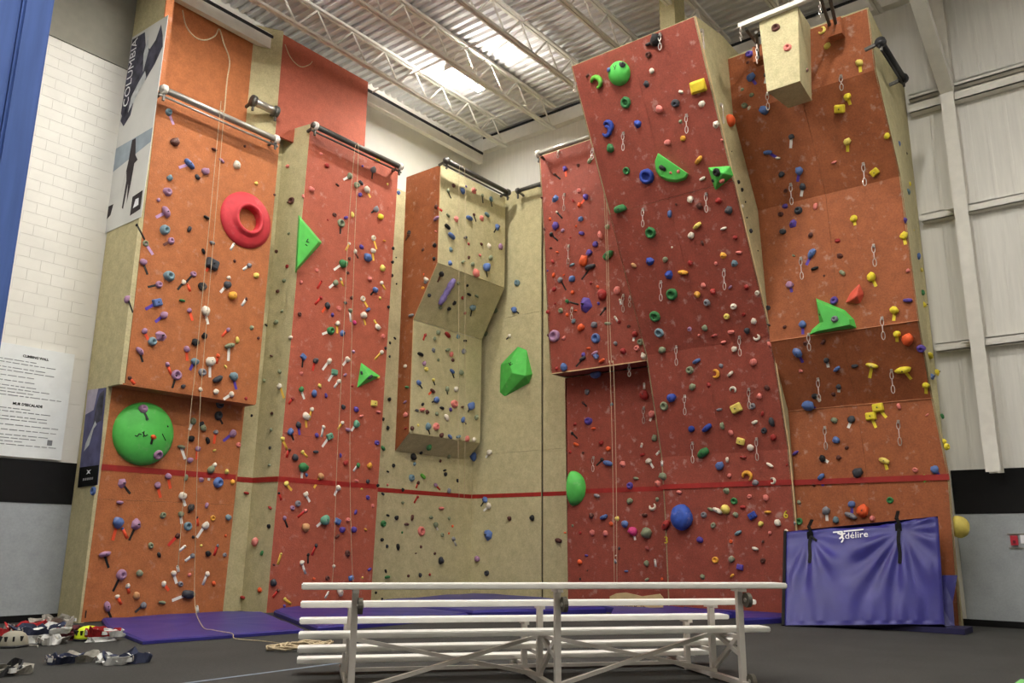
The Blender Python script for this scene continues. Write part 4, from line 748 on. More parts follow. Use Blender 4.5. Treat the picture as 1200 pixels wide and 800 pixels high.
for i, (x, y, c, sz, kind, tape) in enumerate(hl):
    h = cast(x, y)
    for dx in (-3, -6, -9, 3, 6):          # a hold that bulges past the edge of its board
        if h is None: h = cast(x+dx, y)
    if h is None: continue
    p, n, place = h
    k = ppm(p); R = sz/k*1.02
    # facing compensation: wall seen at a slant
    rot = ((int(x*13+y*7) % 360) if kind in 'lwejd' else (int(x*5+y*11) % 70-35))
    if kind == 'c': rot = (int(x*3+y) % 160)-80
    M = basis(p, n) @ Matrix.Rotation(math.radians(rot), 4, 'Z')
    tv = None
    if tape:
        tc, dx, dy = tape
        q = on_plane(x+dx, y+dy, p, n); d = q-p; L = d.length
        if .02 < L < 1.2:
            d.normalize(); sdir = d.cross(n).normalized(); wd = .020 if tc in 'kK' else .026
            a, b_ = p+n*.004, p+d*(L+.03)+n*.004
            tv = [a-sdir*wd, a+sdir*wd, b_+sdir*wd, b_-sdir*wd]; tv = tv+[v-n*.003 for v in tv]
    tf = [(0, 1, 2, 3), (7, 6, 5, 4), (0, 4, 5, 1), (1, 5, 6, 2), (2, 6, 7, 3), (3, 7, 4, 0)]
    hc = HCOL[c][0]
    if i in BIG:
        o = bpy.data.objects.new('climbing_hold', hmesh(kind, c, int(x+y))); COL.objects.link(o)
        o.matrix_world = M @ Matrix.Scale(R, 4)
        tp = ''
        if tv:
            tt = TAPE[tape[0]][0]; tp = f' with {tt} tape'
            Mi = (M @ Matrix.Scale(R, 4)).inverted()
            tm = bpy.data.meshes.new('tape_strip'); tm.from_pydata([tuple(Mi @ v) for v in tv], [], tf); tm.materials.append(tmat(tape[0]))
            to = bpy.data.objects.new('tape_strip', tm); COL.objects.link(to); to.parent = o
        if sz > 9.5 and kind in 'lxbew':
            bo = bpy.data.objects.get('bolt_proto')
            bmh = bpy.data.meshes.get('bolt')
            if bmh is None:
                bmh = bpy.data.meshes.new('bolt'); bmh.from_pydata([tuple(v) for v in BOLT.v], [], BOLT.f); bmh.materials.append(boltM)
            bo = bpy.data.objects.new('bolt', bmh); COL.objects.link(bo); bo.parent = o
        size = 'small ' if sz < 8 else ('large ' if sz > 12 else '')
        lab = f'{size}{hc} {KIND[kind]} hold{tp} on {place}'
        tag(o, lab, 'climbing hold', f'{size}{hc} {KIND[kind]} holds{tp} on {place}')
    else:
        me = hmesh(kind, c, int(x+y)); MM = M @ Matrix.Scale(R, 4)
        stuff_add([MM @ v.co for v in me.vertices], [tuple(pp.vertices) for pp in me.polygons], me.materials[0])
        if tv: stuff_add(tv, tf, tmat(tape[0]))
me = bpy.data.meshes.new('small_footholds'); me.from_pydata([tuple(v) for v in stuffV], [], stuffF)
for m in stuffMats: me.materials.append(m)
me.polygons.foreach_set('material_index', stuffM); me.polygons.foreach_set('use_smooth', [True]*len(me.polygons)); me.update()
o = bpy.data.objects.new('small_footholds', me); COL.objects.link(o)
tag(o, 'many tiny coloured footholds dotted over all the climbing walls', 'footholds', kind='stuff')

# long pale purple bar on the slanting soffit
p, n, _ = cast(522, 340); a, b_ = on_plane(531, 326, p, n), on_plane(514, 356, p, n)
mb = MB(); P = [a.lerp(b_, t/8)+n*.05 for t in range(9)]; mb.tube(P, [.05, .07, .09, .07, .08, .065, .085, .07, .05], 8)
o = own_origin(mb.build('bar_hold', mat('hold lilac', (134, 118, 176), .6, var=.2, scale=14), None, True)); tag(o, 'long lilac bar hold on the slanting soffit of stepped tower', 'climbing hold')
# blue crescent at the top of the red wall
p, n, _ = cast(713, 148)
o = bpy.data.objects.new('climbing_hold', hmesh('c', 'B', 0)); COL.objects.link(o); o.matrix_world = basis(p, n) @ Matrix.Rotation(.3, 4, 'Z') @ Matrix.Scale(.27, 4)
tag(o, 'royal blue claw hold left of the small sky blue one on red wall', 'climbing hold')

# route numbers fixed to the walls
for (x, y, ch, col, wall) in ((781, 633, '3', 'L', 'recessed red panel edge'), (921, 603, '6', 'L', 'foot of the leaning red wall'), (1084, 561, '9', 'G', 'burnt orange wall beside the red line'), (100, 720, '1', 'k', 'foot of the orange tower at its outer edge'), (262, 711, '1', 'k', 'foot of the orange tower at its inner edge')):
    h = cast(x, y)
    if not h: continue
    p, n, _ = h
    s = .17 if ch == '1' else .2
    o = textmesh('route_number', ch, s, .008 if ch != '1' else .003, hmat(col), basis(p+n*.012, n)); own_origin(o)
    tag(o, f'{HCOL[col][0]} route number {ch} on the {wall}', 'number')

# ---- quickdraws hanging on the red and orange walls
QD = [(731, 156, 177), (695, 175, 187), (754, 245, 266), (700, 65, 84), (675, 98, 109), (774, 40, 60), (805, 135, 157), (828, 227, 249), (775, 330, 352), (731, 346, 366), (739, 348, 360), (849, 316, 339),
      (867, 395, 416), (793, 406, 427), (803, 464, 485), (812, 519, 541), (878, 456, 478), (887, 514, 538), (755, 478, 496), (696, 536, 552), (662, 228, 248), (667, 288, 310), (671, 361, 375), (655, 178, 186),
      (927, 216, 240), (1012, 192, 218), (939, 303, 328), (1024, 288, 313), (1034, 373, 398), (959, 444, 469), (1045, 434, 459), (967, 501, 526), (1053, 494, 521), (948, 392, 411), (900, 110, 131), (986, 90, 108), (675, 434, 446), (737, 426, 438), (821, 36, 60), (844, 123, 147)]
M_CHAIN = mat('quickdraw alloy', (196, 188, 180), .3, .6); M_SLING = mat('quickdraw sling', (196, 176, 170), .8)
def loop(c, h, wd, r, nrm):
    x, y, z = frame(nrm); P = []
    for i in range(12):
        a = 2*math.pi*i/12; P.append(c+x*(math.cos(a)*wd)+ZUP*(math.sin(a)*h))
    return P
for (x, y0, y1) in QD:
    h = cast(x, y0)
    if not h: continue
    p, n, place = h; k = ppm(p); L = max(.16, (y1-y0)/k*1.03)
    hang = p+n*.05
    q = empty('quickdraw', p)
    mb = MB(); x_, y_, z_ = frame(n); mb.obox(p+n*.015, x_*.02, y_*.03, n*.02); mb.build('hanger', M_CHAIN, q)
    cl = min(.07, L*.22)
    MB().tube(loop(hang-ZUP*cl, cl, .028, .008, n), .007, 5, closed=True).build('carabiner', M_CHAIN, q)
    MB().bar(hang-ZUP*(cl*1.8), hang-ZUP*(L-cl*1.9), .016, .008, n).build('sling', M_SLING, q)
    MB().tube(loop(hang-ZUP*(L-cl), cl*1.05, .03, .008, n), .0075, 5, closed=True).build('carabiner', M_CHAIN, q)
    tag(q, f'short quickdraw with two alloy carabiners hanging on {place}', 'quickdraw', f'quickdraws on {place}')

# ================================================================== RAILS, ROPES AND FITTINGS
def rail(label, a, b_, r, m, out, drop=.22, guard=True, collars=(0.0, 1.0), mc=M_COLLAR):
    a, b_ = Vector(a), Vector(b_); out = Vector(out); d = (b_-a).normalized()
    root = empty('belay_rail', (a+b_)/2)
    MB().tube([a, b_], r, 14).build('pipe', m, root, True)
    if guard: MB().tube([a-ZUP*(drop*.55)-out*.02, b_-ZUP*(drop*.55)-out*.02], r*.35, 8).build('lower_rod', m, root, True)
    for t in collars:
        c = a.lerp(b_, .03+.94*t)
        MB().tube([c-d*.035, c+d*.035], r*1.5, 14).build('collar', mc, root, True)
        MB().bar(c, c-out*.26-ZUP*.05, .05, .05).build('bracket', M_PIPED, root)
        MB().bar(c-ZUP*r, c-ZUP*drop, .04, .04).build('bracket', M_PIPED, root)
    tag(root, label, 'belay rail'); return root
yr = 13.56
A = onY(188, 103, yr); B_ = onY(327, 164, yr)
rail('silver belay rail along the top of the wide orange tower', A, V(B_.x, yr, A.z), .062, M_PIPE, (0, -1, 0))
yr2 = 13.6
A = onY(366, 146, yr2); B_ = onY(471, 197, yr2)
rail('dark belay rail along the top of the salmon red tower', A, V(B_.x, yr2, A.z), .062, M_PIPED, (0, -1, 0))
yr3 = 13.15
A = onY(521, 187, yr3); B_ = onY(597, 227, yr3)
rail('dark belay rail along the top of the stepped cream tower', A, V(B_.x, yr3, A.z), .06, M_PIPED, (0, -1, 0), mc=M_PIPED)
xr4 = 16.45
A = onX(606, 224, xr4); B_ = onX(640, 213, xr4)
rail('short dark belay rail over the cream corner wall', A, V(xr4, B_.y, A.z), .055, M_PIPED, (-1, 0, 0), guard=False, collars=(0.0,), mc=M_PIPED)
xr5 = 14.98
A = onX(629, 181, xr5); B_ = onX(694, 160, xr5)
rail('silver belay rail over the red bay beside the corner wall', A, V(xr5, B_.y, A.z), .06, M_PIPE, (-1, 0, 0), guard=False, collars=(0.0,))
A = onY(296, 118, 14.2); B_ = onY(324, 130, 14.2)
rail('short grey belay roller on the cream panel between the two head walls', A, V(B_.x, 14.2, A.z), .085, M_PIPE, (0, -1, 0), guard=False, mc=M_PIPED)
A = onY(1031, 48, 3.02); B_ = onY(1058, 82, 3.02)
rail('short black belay rail on the cream side of orange wall', A, V(B_.x, 3.02, A.z), .06, M_DARK, (0, -1, 0), drop=.16, mc=M_DARK)

def smooth(pts, n=6):
    pts = [Vector(p) for p in pts]; out = []
    for i in range(len(pts)-1):
        p0, p1, p2, p3 = pts[max(i-1, 0)], pts[i], pts[i+1], pts[min(i+2, len(pts)-1)]
        for t in range(n):
            s = t/n
            out.append(.5*((2*p1)+(p2-p0)*s+(2*p0-5*p1+4*p2-p3)*s*s+(3*p1-p0-3*p2+p3)*s**3))
    out.append(pts[-1]); return out
def rope(label, pts, r=.0055, n=5, name='climbing_rope', m=M_ROPE):
    o = own_origin(MB().tube(smooth(pts, n), r, 6).build(name, m, None, True)); tag(o, label, 'rope'); return o
g = lambda L_, Y: [onY(x, y, Y) for x, y in L_]
def strand_up(pts):      # down side reversed, over the rail, down the other side
    return pts
top = onY(259, 128, yr-.0)
a_ = [onY(257, 140, yr-.09), onY(230, 421, yr-.09), onY(225, 466, yr-.09), onY(217, 556, yr-.06), onY(208, 672, yr+.0)]
b2 = [onY(262, 140, yr-.09), onY(237, 438, yr-.09), onY(235, 466, yr-.09), onY(231, 553, yr-.09), onY(230, 600, yr-.05), onY(228, 700, yr-.05)]
fl = [onZ(236, 732, .09), onZ(250, 738, .085), onZ(272, 742, .075), onZ(276, 748, .02), onZ(310, 751, .02), onZ(352, 757, .02)]
rope('pale top rope looped over silver rail of the wide orange tower', list(reversed(a_))+[onY(258, 132, yr-.09), onY(260, 129, yr-.03), onY(262, 132, yr-.09)]+b2+fl)
Y_ = yr2-.09
rope('pale top rope looped over dark rail of the salmon red tower', list(reversed(g([(415, 182), (408, 273), (402, 405), (395, 539), (391, 656), (389, 684)], Y_)))+[onY(418, 170, Y_+.04)]+g([(420, 178), (416, 273), (412, 405), (410, 539), (413, 671), (418, 697)], Y_))
Y_ = yr3-.09
rope('pale top rope hanging down the front of stepped cream tower', list(reversed(g([(538, 204), (538, 300), (537.5, 432), (537, 520), (538, 583)], Y_)))+[onY(541, 196, Y_+.04)]+g([(545, 206), (545, 308), (545, 432), (545, 518), (544, 583)], Y_))
gx = lambda L_, X: [onX(x, y, X) for x, y in L_]
X_ = 14.9
rope('pale top rope hanging past the red bay into the recess', list(reversed(gx([(706, 190), (710, 283), (713, 415), (715, 430), (718, 549), (720, 690)], X_)))+[onX(704, 164, X_+.06)]+gx([(709, 190), (712, 283), (716, 415), (719, 430), (722, 549), (723, 690)], X_))
Yh = 14.33
o = MB().tube([onY(268, 72, Yh), onY(265, 100, Yh), onY(262.5, 131, Yh)], .018, 6); p_ = rope('slack cable swagged under the beam and dropping down the orange head wall', g([(214, 12), (218, 30), (228, 43), (240, 47), (252, 42), (257, 34), (262, 50), (269, 71), (266, 95), (263, 130)], Yh)+[], .014)
rope('slack grey cable hanging across the salmon head wall', g([(334, 52), (341, 68), (352, 78), (362, 76), (366, 72)], 14.2), .010)
# coil of rope on the floor by the bleacher
P = []
c0 = onZ(352, 757, .03)
for i in range(90):
    a = i*.42; rr = .26+.1*math.sin(i*.37); P.append(V(c0.x+math.cos(a)*rr*1.3, c0.y+math.sin(a)*rr*.8, .03+.035*(i/90)+.015*math.sin(i*1.9)))
o = own_origin(MB().tube(P, .013, 5).build('rope_coil', M_ROPE, None, True)); tag(o, 'loose coil of pale rope on the floor beside the bleacher', 'rope')

# steel frame above the hanging block
fr = empty('suspension_rig', (13.4, 4.5, 10.4))
MB().bar(onX(866, 31, 12.9), onX(958, -6, 12.9), .08, .08).build('cross_beam', M_COLLAR, fr)
for p1, p2 in (((886, 38), (889, 70)), ((874, 34), (888, 52)), ((961, -4), (973, 32)), ((972, -4), (980, 30))):
    MB().tube([onX(*p1, 12.95), onX(*p2, 13.78)], .03, 8).build('strut', M_PIPED, fr)
for p1 in ((890, 60), (978, 30)): 
    q = onX(*p1, 13.74); MB().box(q.x-.03, q.x+.16, q.y-.12, q.y+.12, q.z-.2, q.z+.12).build('mount_plate', M_ORANGE2, fr)
for x, y0, y1 in ((868, 32, 48), (887, 52, 74), (961, 2, 20)):
    a, b_ = onX(x, y0, 12.85), onX(x, y1, 12.85); mb = MB(); nn = 5
    for i in range(nn): mb.tube(loop(a.lerp(b_, (i+.5)/nn), (a-b_).length/nn*.6, .02, .006, (-1, 0, 0) if i % 2 else (0, -1, 0)), .006, 5, closed=True)
    mb.build('chain', M_CHAIN, fr)
tag(fr, 'white steel beam with slanting struts carrying the hanging cream block', 'frame')

# ================================================================== BLEACHER
ang = math.radians(-38.2); U = V(math.cos(ang), math.sin(ang), 0); W_ = V(-math.sin(ang), math.cos(ang), 0)
R3 = V(8.36, 3.25, 0); LEN = 4.57; L3 = R3-U*LEN
bl = empty('bleacher', L3+U*(LEN/2)+W_*.5)
def plank(name, w_, z, dep=.24, th=.05, cut=0.0):
    c = L3+U*(LEN/2)+W_*w_+ZUP*(z-th/2)
    bm = bmesh.new(); bmesh.ops.create_cube(bm, size=1)
    for v in bm.verts: v.co = c+U*(v.co.x*(LEN-cut))+W_*(v.co.y*dep)+ZUP*(v.co.z*th)
    bmesh.ops.bevel(bm, geom=list(bm.edges), offset=.009, segments=2, affect='EDGES')
    off = bl.location
    for v in bm.verts: v.co -= off
    me = bm_mesh(name, bm, False); me.materials.append(M_ALU); o = bpy.data.objects.new(name, me); COL.objects.link(o); o.parent = bl; return o
RD, RISE = .61, .205
SZ, FZ = (.955, .765, .57), (.52, .335, .16)
for r in range(3):
    plank('seat_plank', r*RD, SZ[r]); plank('foot_plank', r*RD+.36, FZ[r])
FR = (.46, 2.285, 4.11)
for t in FR:
    base = L3+U*t
    def P_(w_, z): return base+W_*w_+ZUP*z
    for r in range(3):
        MB().bar(P_(r*RD, .0), P_(r*RD, SZ[r]-.05), .055, .055, W_).build('leg', M_FRAME, bl)
        MB().bar(P_(r*RD-.11, SZ[r]-.065), P_(r*RD+.11, SZ[r]-.065), .05, .03).build('seat_bracket', M_FRAME, bl)
        zf = FZ[r]-.065
        if zf > .06: MB().bar(P_(r*RD-.03, zf), P_(r*RD+.62 if r < 2 else r*RD+.48, zf), .045, .035).build('foot_rail', M_FRAME, bl)
    MB().bar(P_(-.1, .04), P_(1.72, .04), .06, .05).build('floor_rail', M_FRAME, bl)
    MB().bar(P_(.02, .30), P_(.58, .46), .035, .045).build('diagonal_strut', M_FRAME, bl)
    MB().bar(P_(.04, .46), P_(.56, .12), .035, .045).build('diagonal_strut', M_FRAME, bl)
    # transport wheels
    for w0, z0 in ((-.09, .80), (-.09, .07)) if t == FR[2] else ((-.09, .77),):
        c = P_(w0, z0); o = MB().tube([c-U*.02+U*.04, c+U*.02+U*.04], .068, 16).build('wheel', M_RUBBER, bl, False)
        MB().tube([c-U*.03+U*.04, c+U*.03+U*.04], .02, 8).build('hub', M_PIPE, o)
for i in range(2):
    a0, a1 = L3+U*FR[i], L3+U*FR[i+1]
    MB().bar(a0+W_*.05+ZUP*.06, a1+W_*.58+ZUP*.44, .035, .035).build('cross_brace', M_FRAME, bl)
    MB().bar(a0+W_*.58+ZUP*.44, a1+W_*.58+ZUP*.08, .035, .035).build('cross_brace', M_FRAME, bl)
    MB().bar(a0+W_*1.2+ZUP*.08, a1+W_*1.2+ZUP*.08, .03, .035).build('tie_bar', M_FRAME, bl)
tag(bl, 'white three row aluminium bleacher seen from behind on the dark floor', 'bleacher')

# ================================================================== MATS
MTL, MTR, MBR, MBL = onX(920, 622, 15.3), onX(1099, 604, 15.55), onX(1107, 731, 15.05), onX(918, 737, 14.45)
MBL.z = .015; MBR.z = max(.10, MBR.z)
cm = empty('crash_mat', (MBL+MBR)/2-V(0, 0, (MBL.z+MBR.z)/2))
nx, ny = 96, 64
nrm = (MBR-MBL).cross(MTL-MBL).normalized()
if nrm.x > 0: nrm = -nrm
S1, S2 = (.175, .93), (.775, .90)
vs, fs = [], []
def wrinkle(u, v):
    d = 0
    for k, (su, sv) in enumerate((S1, S2)):
        du, dv = (u-su)*2.6, (sv-v)*1.7; r = math.hypot(du, dv); a = math.atan2(du, dv)
        fade = math.exp(-((r-.75)/.65)**2)*min(1, r*2.2)
        d += .024*math.sin(a*(11+3*k)+1.3*math.sin(a*3+k)+.6*noise.noise(V(u*3, v*3, k)))*fade
        d -= .06*math.exp(-(r/.17)**2)
    d += .02*noise.noise(V(u*5, v*2.4, 3.1))
    d += .018*max(0, .30-v)/.30*math.sin(u*52+2*math.sin(u*9))*(1 if v > .02 else 0)
    d += .03*math.sin(math.pi*u)*math.sin(math.pi*min(1, v))
    if v > .86: d += .02*math.sin(u*7+1)*(v-.86)/.14
    return d
for j in range(ny+1):
    for i in range(nx+1):
        u, v = i/nx, j/ny
        p = (MBL*(1-u)+MBR*u)*(1-v)+(MTL*(1-u)+MTR*u)*v
        edge = min(u, 1-u)*2.7
        rnd = -.03*max(0, 1-edge/.05)**2 - .04*max(0, (v-.965)/.035)**2
        if v > .9: p = p-ZUP*(.05*math.sin(math.pi*u)**2*(v-.9)/.1)*.6
        vs.append(p+nrm*(wrinkle(u, v)*min(1, edge*6)+rnd))
for j in range(ny):
    for i in range(nx): fs.append((j*(nx+1)+i, j*(nx+1)+i+1, (j+1)*(nx+1)+i+1, (j+1)*(nx+1)+i))
cover = raw('front_cover', vs, fs, M_MAT, cm, True)
TH = .30
q = [MBL, MBR, MTR, MTL]; q1 = [p-nrm*.03 for p in q]; q2 = [p-nrm*TH for p in q]
for p in q2: p.z = max(p.z, .01)
raw('body', q1+q2, [(7, 6, 5, 4), (0, 4, 5, 1), (1, 5, 6, 2), (2, 6, 7, 3), (3, 7, 4, 0)], M_MATD, cm)
raw('top_flap', [MTL-nrm*.03+ZUP*.004, MTR-nrm*.03+ZUP*.004, MTR-nrm*TH+ZUP*.01, MTL-nrm*TH+ZUP*.01], [(0, 1, 2, 3)], M_MAT, cm)
def on_mat(u, v, o_=.02):
    p = (MBL*(1-u)+MBR*u)*(1-v)+(MTL*(1-u)+MTR*u)*v
    return p+nrm*(wrinkle(u, v)+o_)
for (su, sv, l0) in ((S1[0], 1.0, .62), (S2[0]-.02, 1.0, .56)):
    P = [on_mat(su+.003*math.sin(k*1.1), 1-(1-l0)*k/9, .018) for k in range(10)]
    tip = on_mat(su-.02, 1.0)+V(.35, .02, .16)
    P = [tip, on_mat(su-.01, 1.0)-nrm*.02+ZUP*.03]+P
    mb = MB()
    for a, b_ in zip(P[:-1], P[1:]): mb.bar(a, b_, .055, .012, nrm)
    st = mb.build('strap', M_BLACK, cm)
    c = on_mat(su, .93, .02); MB().obox(c, (MBR-MBL).normalized()*.05, ZUP*.06, nrm*.015).build('buckle', M_BLACK, st)
    if su < .5: MB().bar(c, on_mat(su+.045, .86), .04, .012, nrm).build('strap_tail', M_BLACK, st)
MB().bar(MBL+nrm*.004, MTL+nrm*.004, .05, .03, nrm).build('edge_binding', M_BLACK, cm)
# printed logo
ux = (MTR-MTL).normalized(); uy = (MTL-MBL).normalized(); uz = ux.cross(uy).normalized()
if uz.dot(nrm) < 0: uz = -uz
def lm(p): return Matrix(((ux.x, uy.x, uz.x, p.x), (ux.y, uy.y, uz.y, p.y), (ux.z, uy.z, uz.z, p.z), (0, 0, 0, 1)))
M_PRINT = mat('print white', (240, 240, 244), .6, var=.02)
lc = on_mat(.488, .868, .03)
textmesh('logo_text', 'délire', .17, .002, M_PRINT, lm(lc), cm)
lb = on_mat(.43, .925, .03); mb = MB()
mb.obox(lb-ux*.17, ux*.075, uy*.013, uz*.002); mb.obox(lb+ux*.10, ux*.165, uy*.013, uz*.002); mb.build('logo_line', M_PRINT, cm)
lf = on_mat(.392, .87, .03); mb = MB()
for p1, p2, w1 in (((-.07, .075), (.0, .03), .03), ((.0, .10), (.01, -.01), .035), ((.0, -.01), (.03, -.06), .03), ((.0, -.01), (-.04, -.045), .03), ((.0, .03), (.06, .055), .025), ((.02, -.07), (-.01, -.12), .025)):
    mb.bar(lf+ux*p1[0]+uy*p1[1], lf+ux*p2[0]+uy*p2[1], w1, .004, uz)
mb.build('logo_figure', M_PRINT, cm)
tag(cm, 'large upright blue vinyl crash mat strapped to the burnt orange wall', 'crash mat')
# second mat folded behind it
fm = empty('folded_mat', (15.95, 3.2, 0))
a = [onX(1104, 674, 15.75), onX(1122, 674, 15.75), onX(1119, 738, 15.45), onX(1106, 738, 15.4)]
for p in a: p.z = max(.02, p.z)
mid = [(a[1]+a[2])/2+V(0, .05, 0), (a[0]+a[3])/2+V(0, .05, 0)]
pts = [a[0], a[1], mid[0], a[2], a[3], mid[1]]; bk = [p+V(.16, .03, 0) for p in pts]
raw('folded_sheet', pts+bk, [(0, 1, 2, 5), (5, 2, 3, 4), (6, 11, 8, 7), (11, 10, 9, 8), (0, 6, 7, 1), (1, 7, 8, 2), (2, 8, 9, 3), (3, 9, 10, 4), (4, 10, 11, 5), (5, 11, 6, 0)], M_MAT, fm)
a0 = onZ(1060, 738, .0); MB().box(15.0, 15.6, 2.98, 4.6, .005, .09).build('floor_fold', M_MATD, fm)
tag(fm, 'narrow folded blue mat propped behind the big crash mat', 'mat')

def floor_mat(label, outline, th, seed=0):
    P = [onZ(x, y, 0) for x, y in outline]; c = sum(P, Vector())/len(P)
    root_v, fs = [], []
    n = len(P); N = 5
    # subdivided rings from the rim to the middle for a soft sagging top
    rings = []
    for k, (t, z) in enumerate(((1.0, .004), (1.0, th*.75), (.97, th), (.7, th), (.35, th), (.02, th))):
        ring = []
        for i in range(n):
            for s in range(N):
                p = P[i].lerp(P[(i+1) % n], s/N); q = c.lerp(p, t)
                zz = z+(.018*noise.noise(V(q.x*1.6, q.y*1.6, seed)) if k > 0 else 0)
                ring.append(V(q.x, q.y, max(.003, zz)))
        rings.append(ring)
    for r in rings: root_v += r
    m_ = n*N
    for k in range(len(rings)-1):
        for i in range(m_): fs.append((k*m_+i, k*m_+(i+1) % m_, (k+1)*m_+(i+1) % m_, (k+1)*m_+i))
    fs.append(tuple((len(rings)-1)*m_+i for i in range(m_))); fs.append(tuple(range(m_-1, -1, -1)))
    o = own_origin(raw('floor_mat', root_v, fs, M_MAT)); tag(o, label, 'floor mat'); return o
def xy(*p): return p
def quad_mat(label, pts, th, seed, m=M_MAT):
    """floor mat from its corners on the floor in metres"""
    global onZ
    P = [V(x, y, 0) for x, y in pts]; c = sum(P, Vector())/len(P); rings = []; n = len(P); N = 6; fs = []; vv = []
    for k, (t, z) in enumerate(((1.0, .004), (1.0, th*.7), (.975, th), (.7, th), (.35, th), (.02, th))):
        ring = []
        for i in range(n):
            for s in range(N):
                p = P[i].lerp(P[(i+1) % n], s/N); q = c.lerp(p, t)
                zz = z+(.02*noise.noise(V(q.x*1.8, q.y*1.8, seed)) if k > 1 else 0)
                ring.append(V(q.x, q.y, max(.003, zz)))
        rings.append(ring); vv += ring
    m_ = n*N
    for k in range(len(rings)-1):
        for i in range(m_): fs.append((k*m_+i, k*m_+(i+1) % m_, (k+1)*m_+(i+1) % m_, (k+1)*m_+i))
    fs.append(tuple((len(rings)-1)*m_+i for i in range(m_))); fs.append(tuple(range(m_-1, -1, -1)))
    o = own_origin(raw('floor_mat', vv, fs, m)); tag(o, label, 'floor mat'); return o
quad_mat('blue floor mat lying along the foot of the orange tower', [(5.98, 10.75), (8.3, 10.45), (9.75, 13.5), (9.45, 14.1), (7.1, 14.1), (6.5, 12.7)], .06, 1)
quad_mat('blue floor mat lying along the foot of the salmon tower', [(8.42, 10.3), (11.9, 10.4), (12.7, 13.7), (10.3, 13.75), (9.85, 13.3)], .09, 2)
quad_mat('blue floor mat in the corner behind the bleacher', [(12.0, 10.4), (14.6, 9.2), (16.2, 11.9), (16.4, 14.2), (12.8, 13.7)], .12, 3)
quad_mat('blue floor mat below the recessed red panel', [(13.3, 8.3), (15.3, 6.9), (15.85, 8.4), (16.1, 11.2), (14.7, 9.1)], .11, 4)
quad_mat('blue floor mat next to the upright crash mat', [(14.1, 6.2), (15.2, 5.75), (15.8, 5.9), (15.85, 8.2), (15.35, 6.85)], .11, 5)

# ================================================================== SIGNS, BANNERS
def side_quad(px, X, back=.006): return [onX(x, y, X) for x, y in px]
bn = empty('banner', onX(143, 262, 6.74))
q = side_quad([(121, 274), (165, 254), (197, 17.5), (155, 44)], 6.765)
def bq(u, v): return (q[0]*(1-u)+q[1]*u)*(1-v)+(q[3]*(1-u)+q[2]*u)*v
def patch(name, uv, m, parent, off=.003, f=None):
    pts = [(f or bq)(u, v)+V(-off, 0, 0) for u, v in uv]; return raw(name, pts, [tuple(range(len(pts)))], m, parent)
raw('cloth', q+[p+V(.01, 0, 0) for p in q], [(0, 1, 2, 3), (7, 6, 5, 4), (0, 4, 5, 1), (1, 5, 6, 2), (2, 6, 7, 3), (3, 7, 4, 0)], mat('banner cloth', (208, 208, 204), .8, var=.06, scale=1.5), bn)
M_SLATE = mat('banner slate', (62, 62, 76), .8, var=.75, scale=5); M_PALEB = mat('banner pale blue', (150, 162, 172), .8, var=.15, scale=3); M_INKB = mat('banner ink', (44, 36, 40), .8, var=.3)
patch('printed_mountain', [(0.0, .60), (.10, .56), (.24, .60), (.36, .66), (.46, .70), (.60, .71), (.82, .77), (.97, .84), (.93, .90), (.84, .97), (.74, .90), (.60, .87), (.47, .90), (.38, .985), (.02, .985)], M_SLATE, bn)
patch('printed_ridge', [(.22, .58), (.45, .66), (.62, .72), (.56, .76), (.42, .72), (.25, .66)], mat('banner snow', (186, 190, 192), .8, var=.2, scale=9), bn, .006)
patch('printed_ridge', [(.50, .76), (.58, .86), (.50, .96), (.44, .86)], mat('banner snow', (186, 190, 192)), bn, .006)
patch('printed_rock', [(.02, .56), (.14, .52), (.3, .56), (.34, .62), (.1, .64)], M_SLATE, bn)
patch('printed_horizon', [(.0, .30), (1, .36), (1, .43), (0, .42)], M_PALEB, bn, .002)
patch('printed_climber', [(.46, .42), (.56, .42), (.62, .33), (.70, .30), (.62, .29), (.60, .20), (.56, .10), (.52, .20), (.48, .08), (.44, .09), (.46, .22), (.42, .27), (.36, .16), (.44, .32)], M_INKB, bn)
patch('printed_logo', [(.70, .03), (.96, .04), (.96, .13), (.70, .12)], M_INKB, bn); patch('logo_mark', [(.76, .06), (.90, .065), (.88, .10), (.80, .10)], M_PRINT, bn, .006)
patch('printed_bag', [(.0, .06), (.14, .08), (.18, .13), (.0, .13)], M_INKB, bn)
pt = bq(.12, .80); px_ = (bq(.13, .98)-bq(.13, .70)).normalized(); pz = V(-1, 0, 0); py = pz.cross(px_)
textmesh('banner_text', 'COLUMBIA', .29, .001, M_PRINT, Matrix(((px_.x, py.x, pz.x, pt.x-.008), (px_.y, py.y, pz.y, pt.y), (px_.z, py.z, pz.z, pt.z), (0, 0, 0, 1))), bn)
tag(bn, 'tall white banner with dark mountain and climber on the tower side', 'banner')
b2n = empty('banner', onX(103, 572, 6.74))
q2_ = [onX(91, 571, 6.765), onX(114, 568, 6.765), onX(124, 454, 6.765), onX(103, 457, 6.765)]
def bq2(u, v): return (q2_[0]*(1-u)+q2_[1]*u)*(1-v)+(q2_[3]*(1-u)+q2_[2]*u)*v
raw('cloth', q2_+[p+V(.008, 0, 0) for p in q2_], [(0, 1, 2, 3), (7, 6, 5, 4), (0, 4, 5, 1), (1, 5, 6, 2), (2, 6, 7, 3), (3, 7, 4, 0)], mat('banner blue', (84, 84, 120), .8, var=.3, scale=4), b2n)
patch('printed_footer', [(0, 0), (1, 0), (1, .2), (0, .2)], M_BLACK, b2n, .003, bq2)
patch('printed_sky', [(0, .74), (.45, .78), (.6, 1), (0, 1)], mat('banner haze', (176, 168, 186), .8), b2n, .003, bq2)
patch('printed_snow', [(.15, .36), (.4, .42), (.55, .58), (.7, .62), (.6, .66), (.42, .56), (.2, .44)], mat('banner snow', (186, 190, 192)), b2n, .005, bq2)
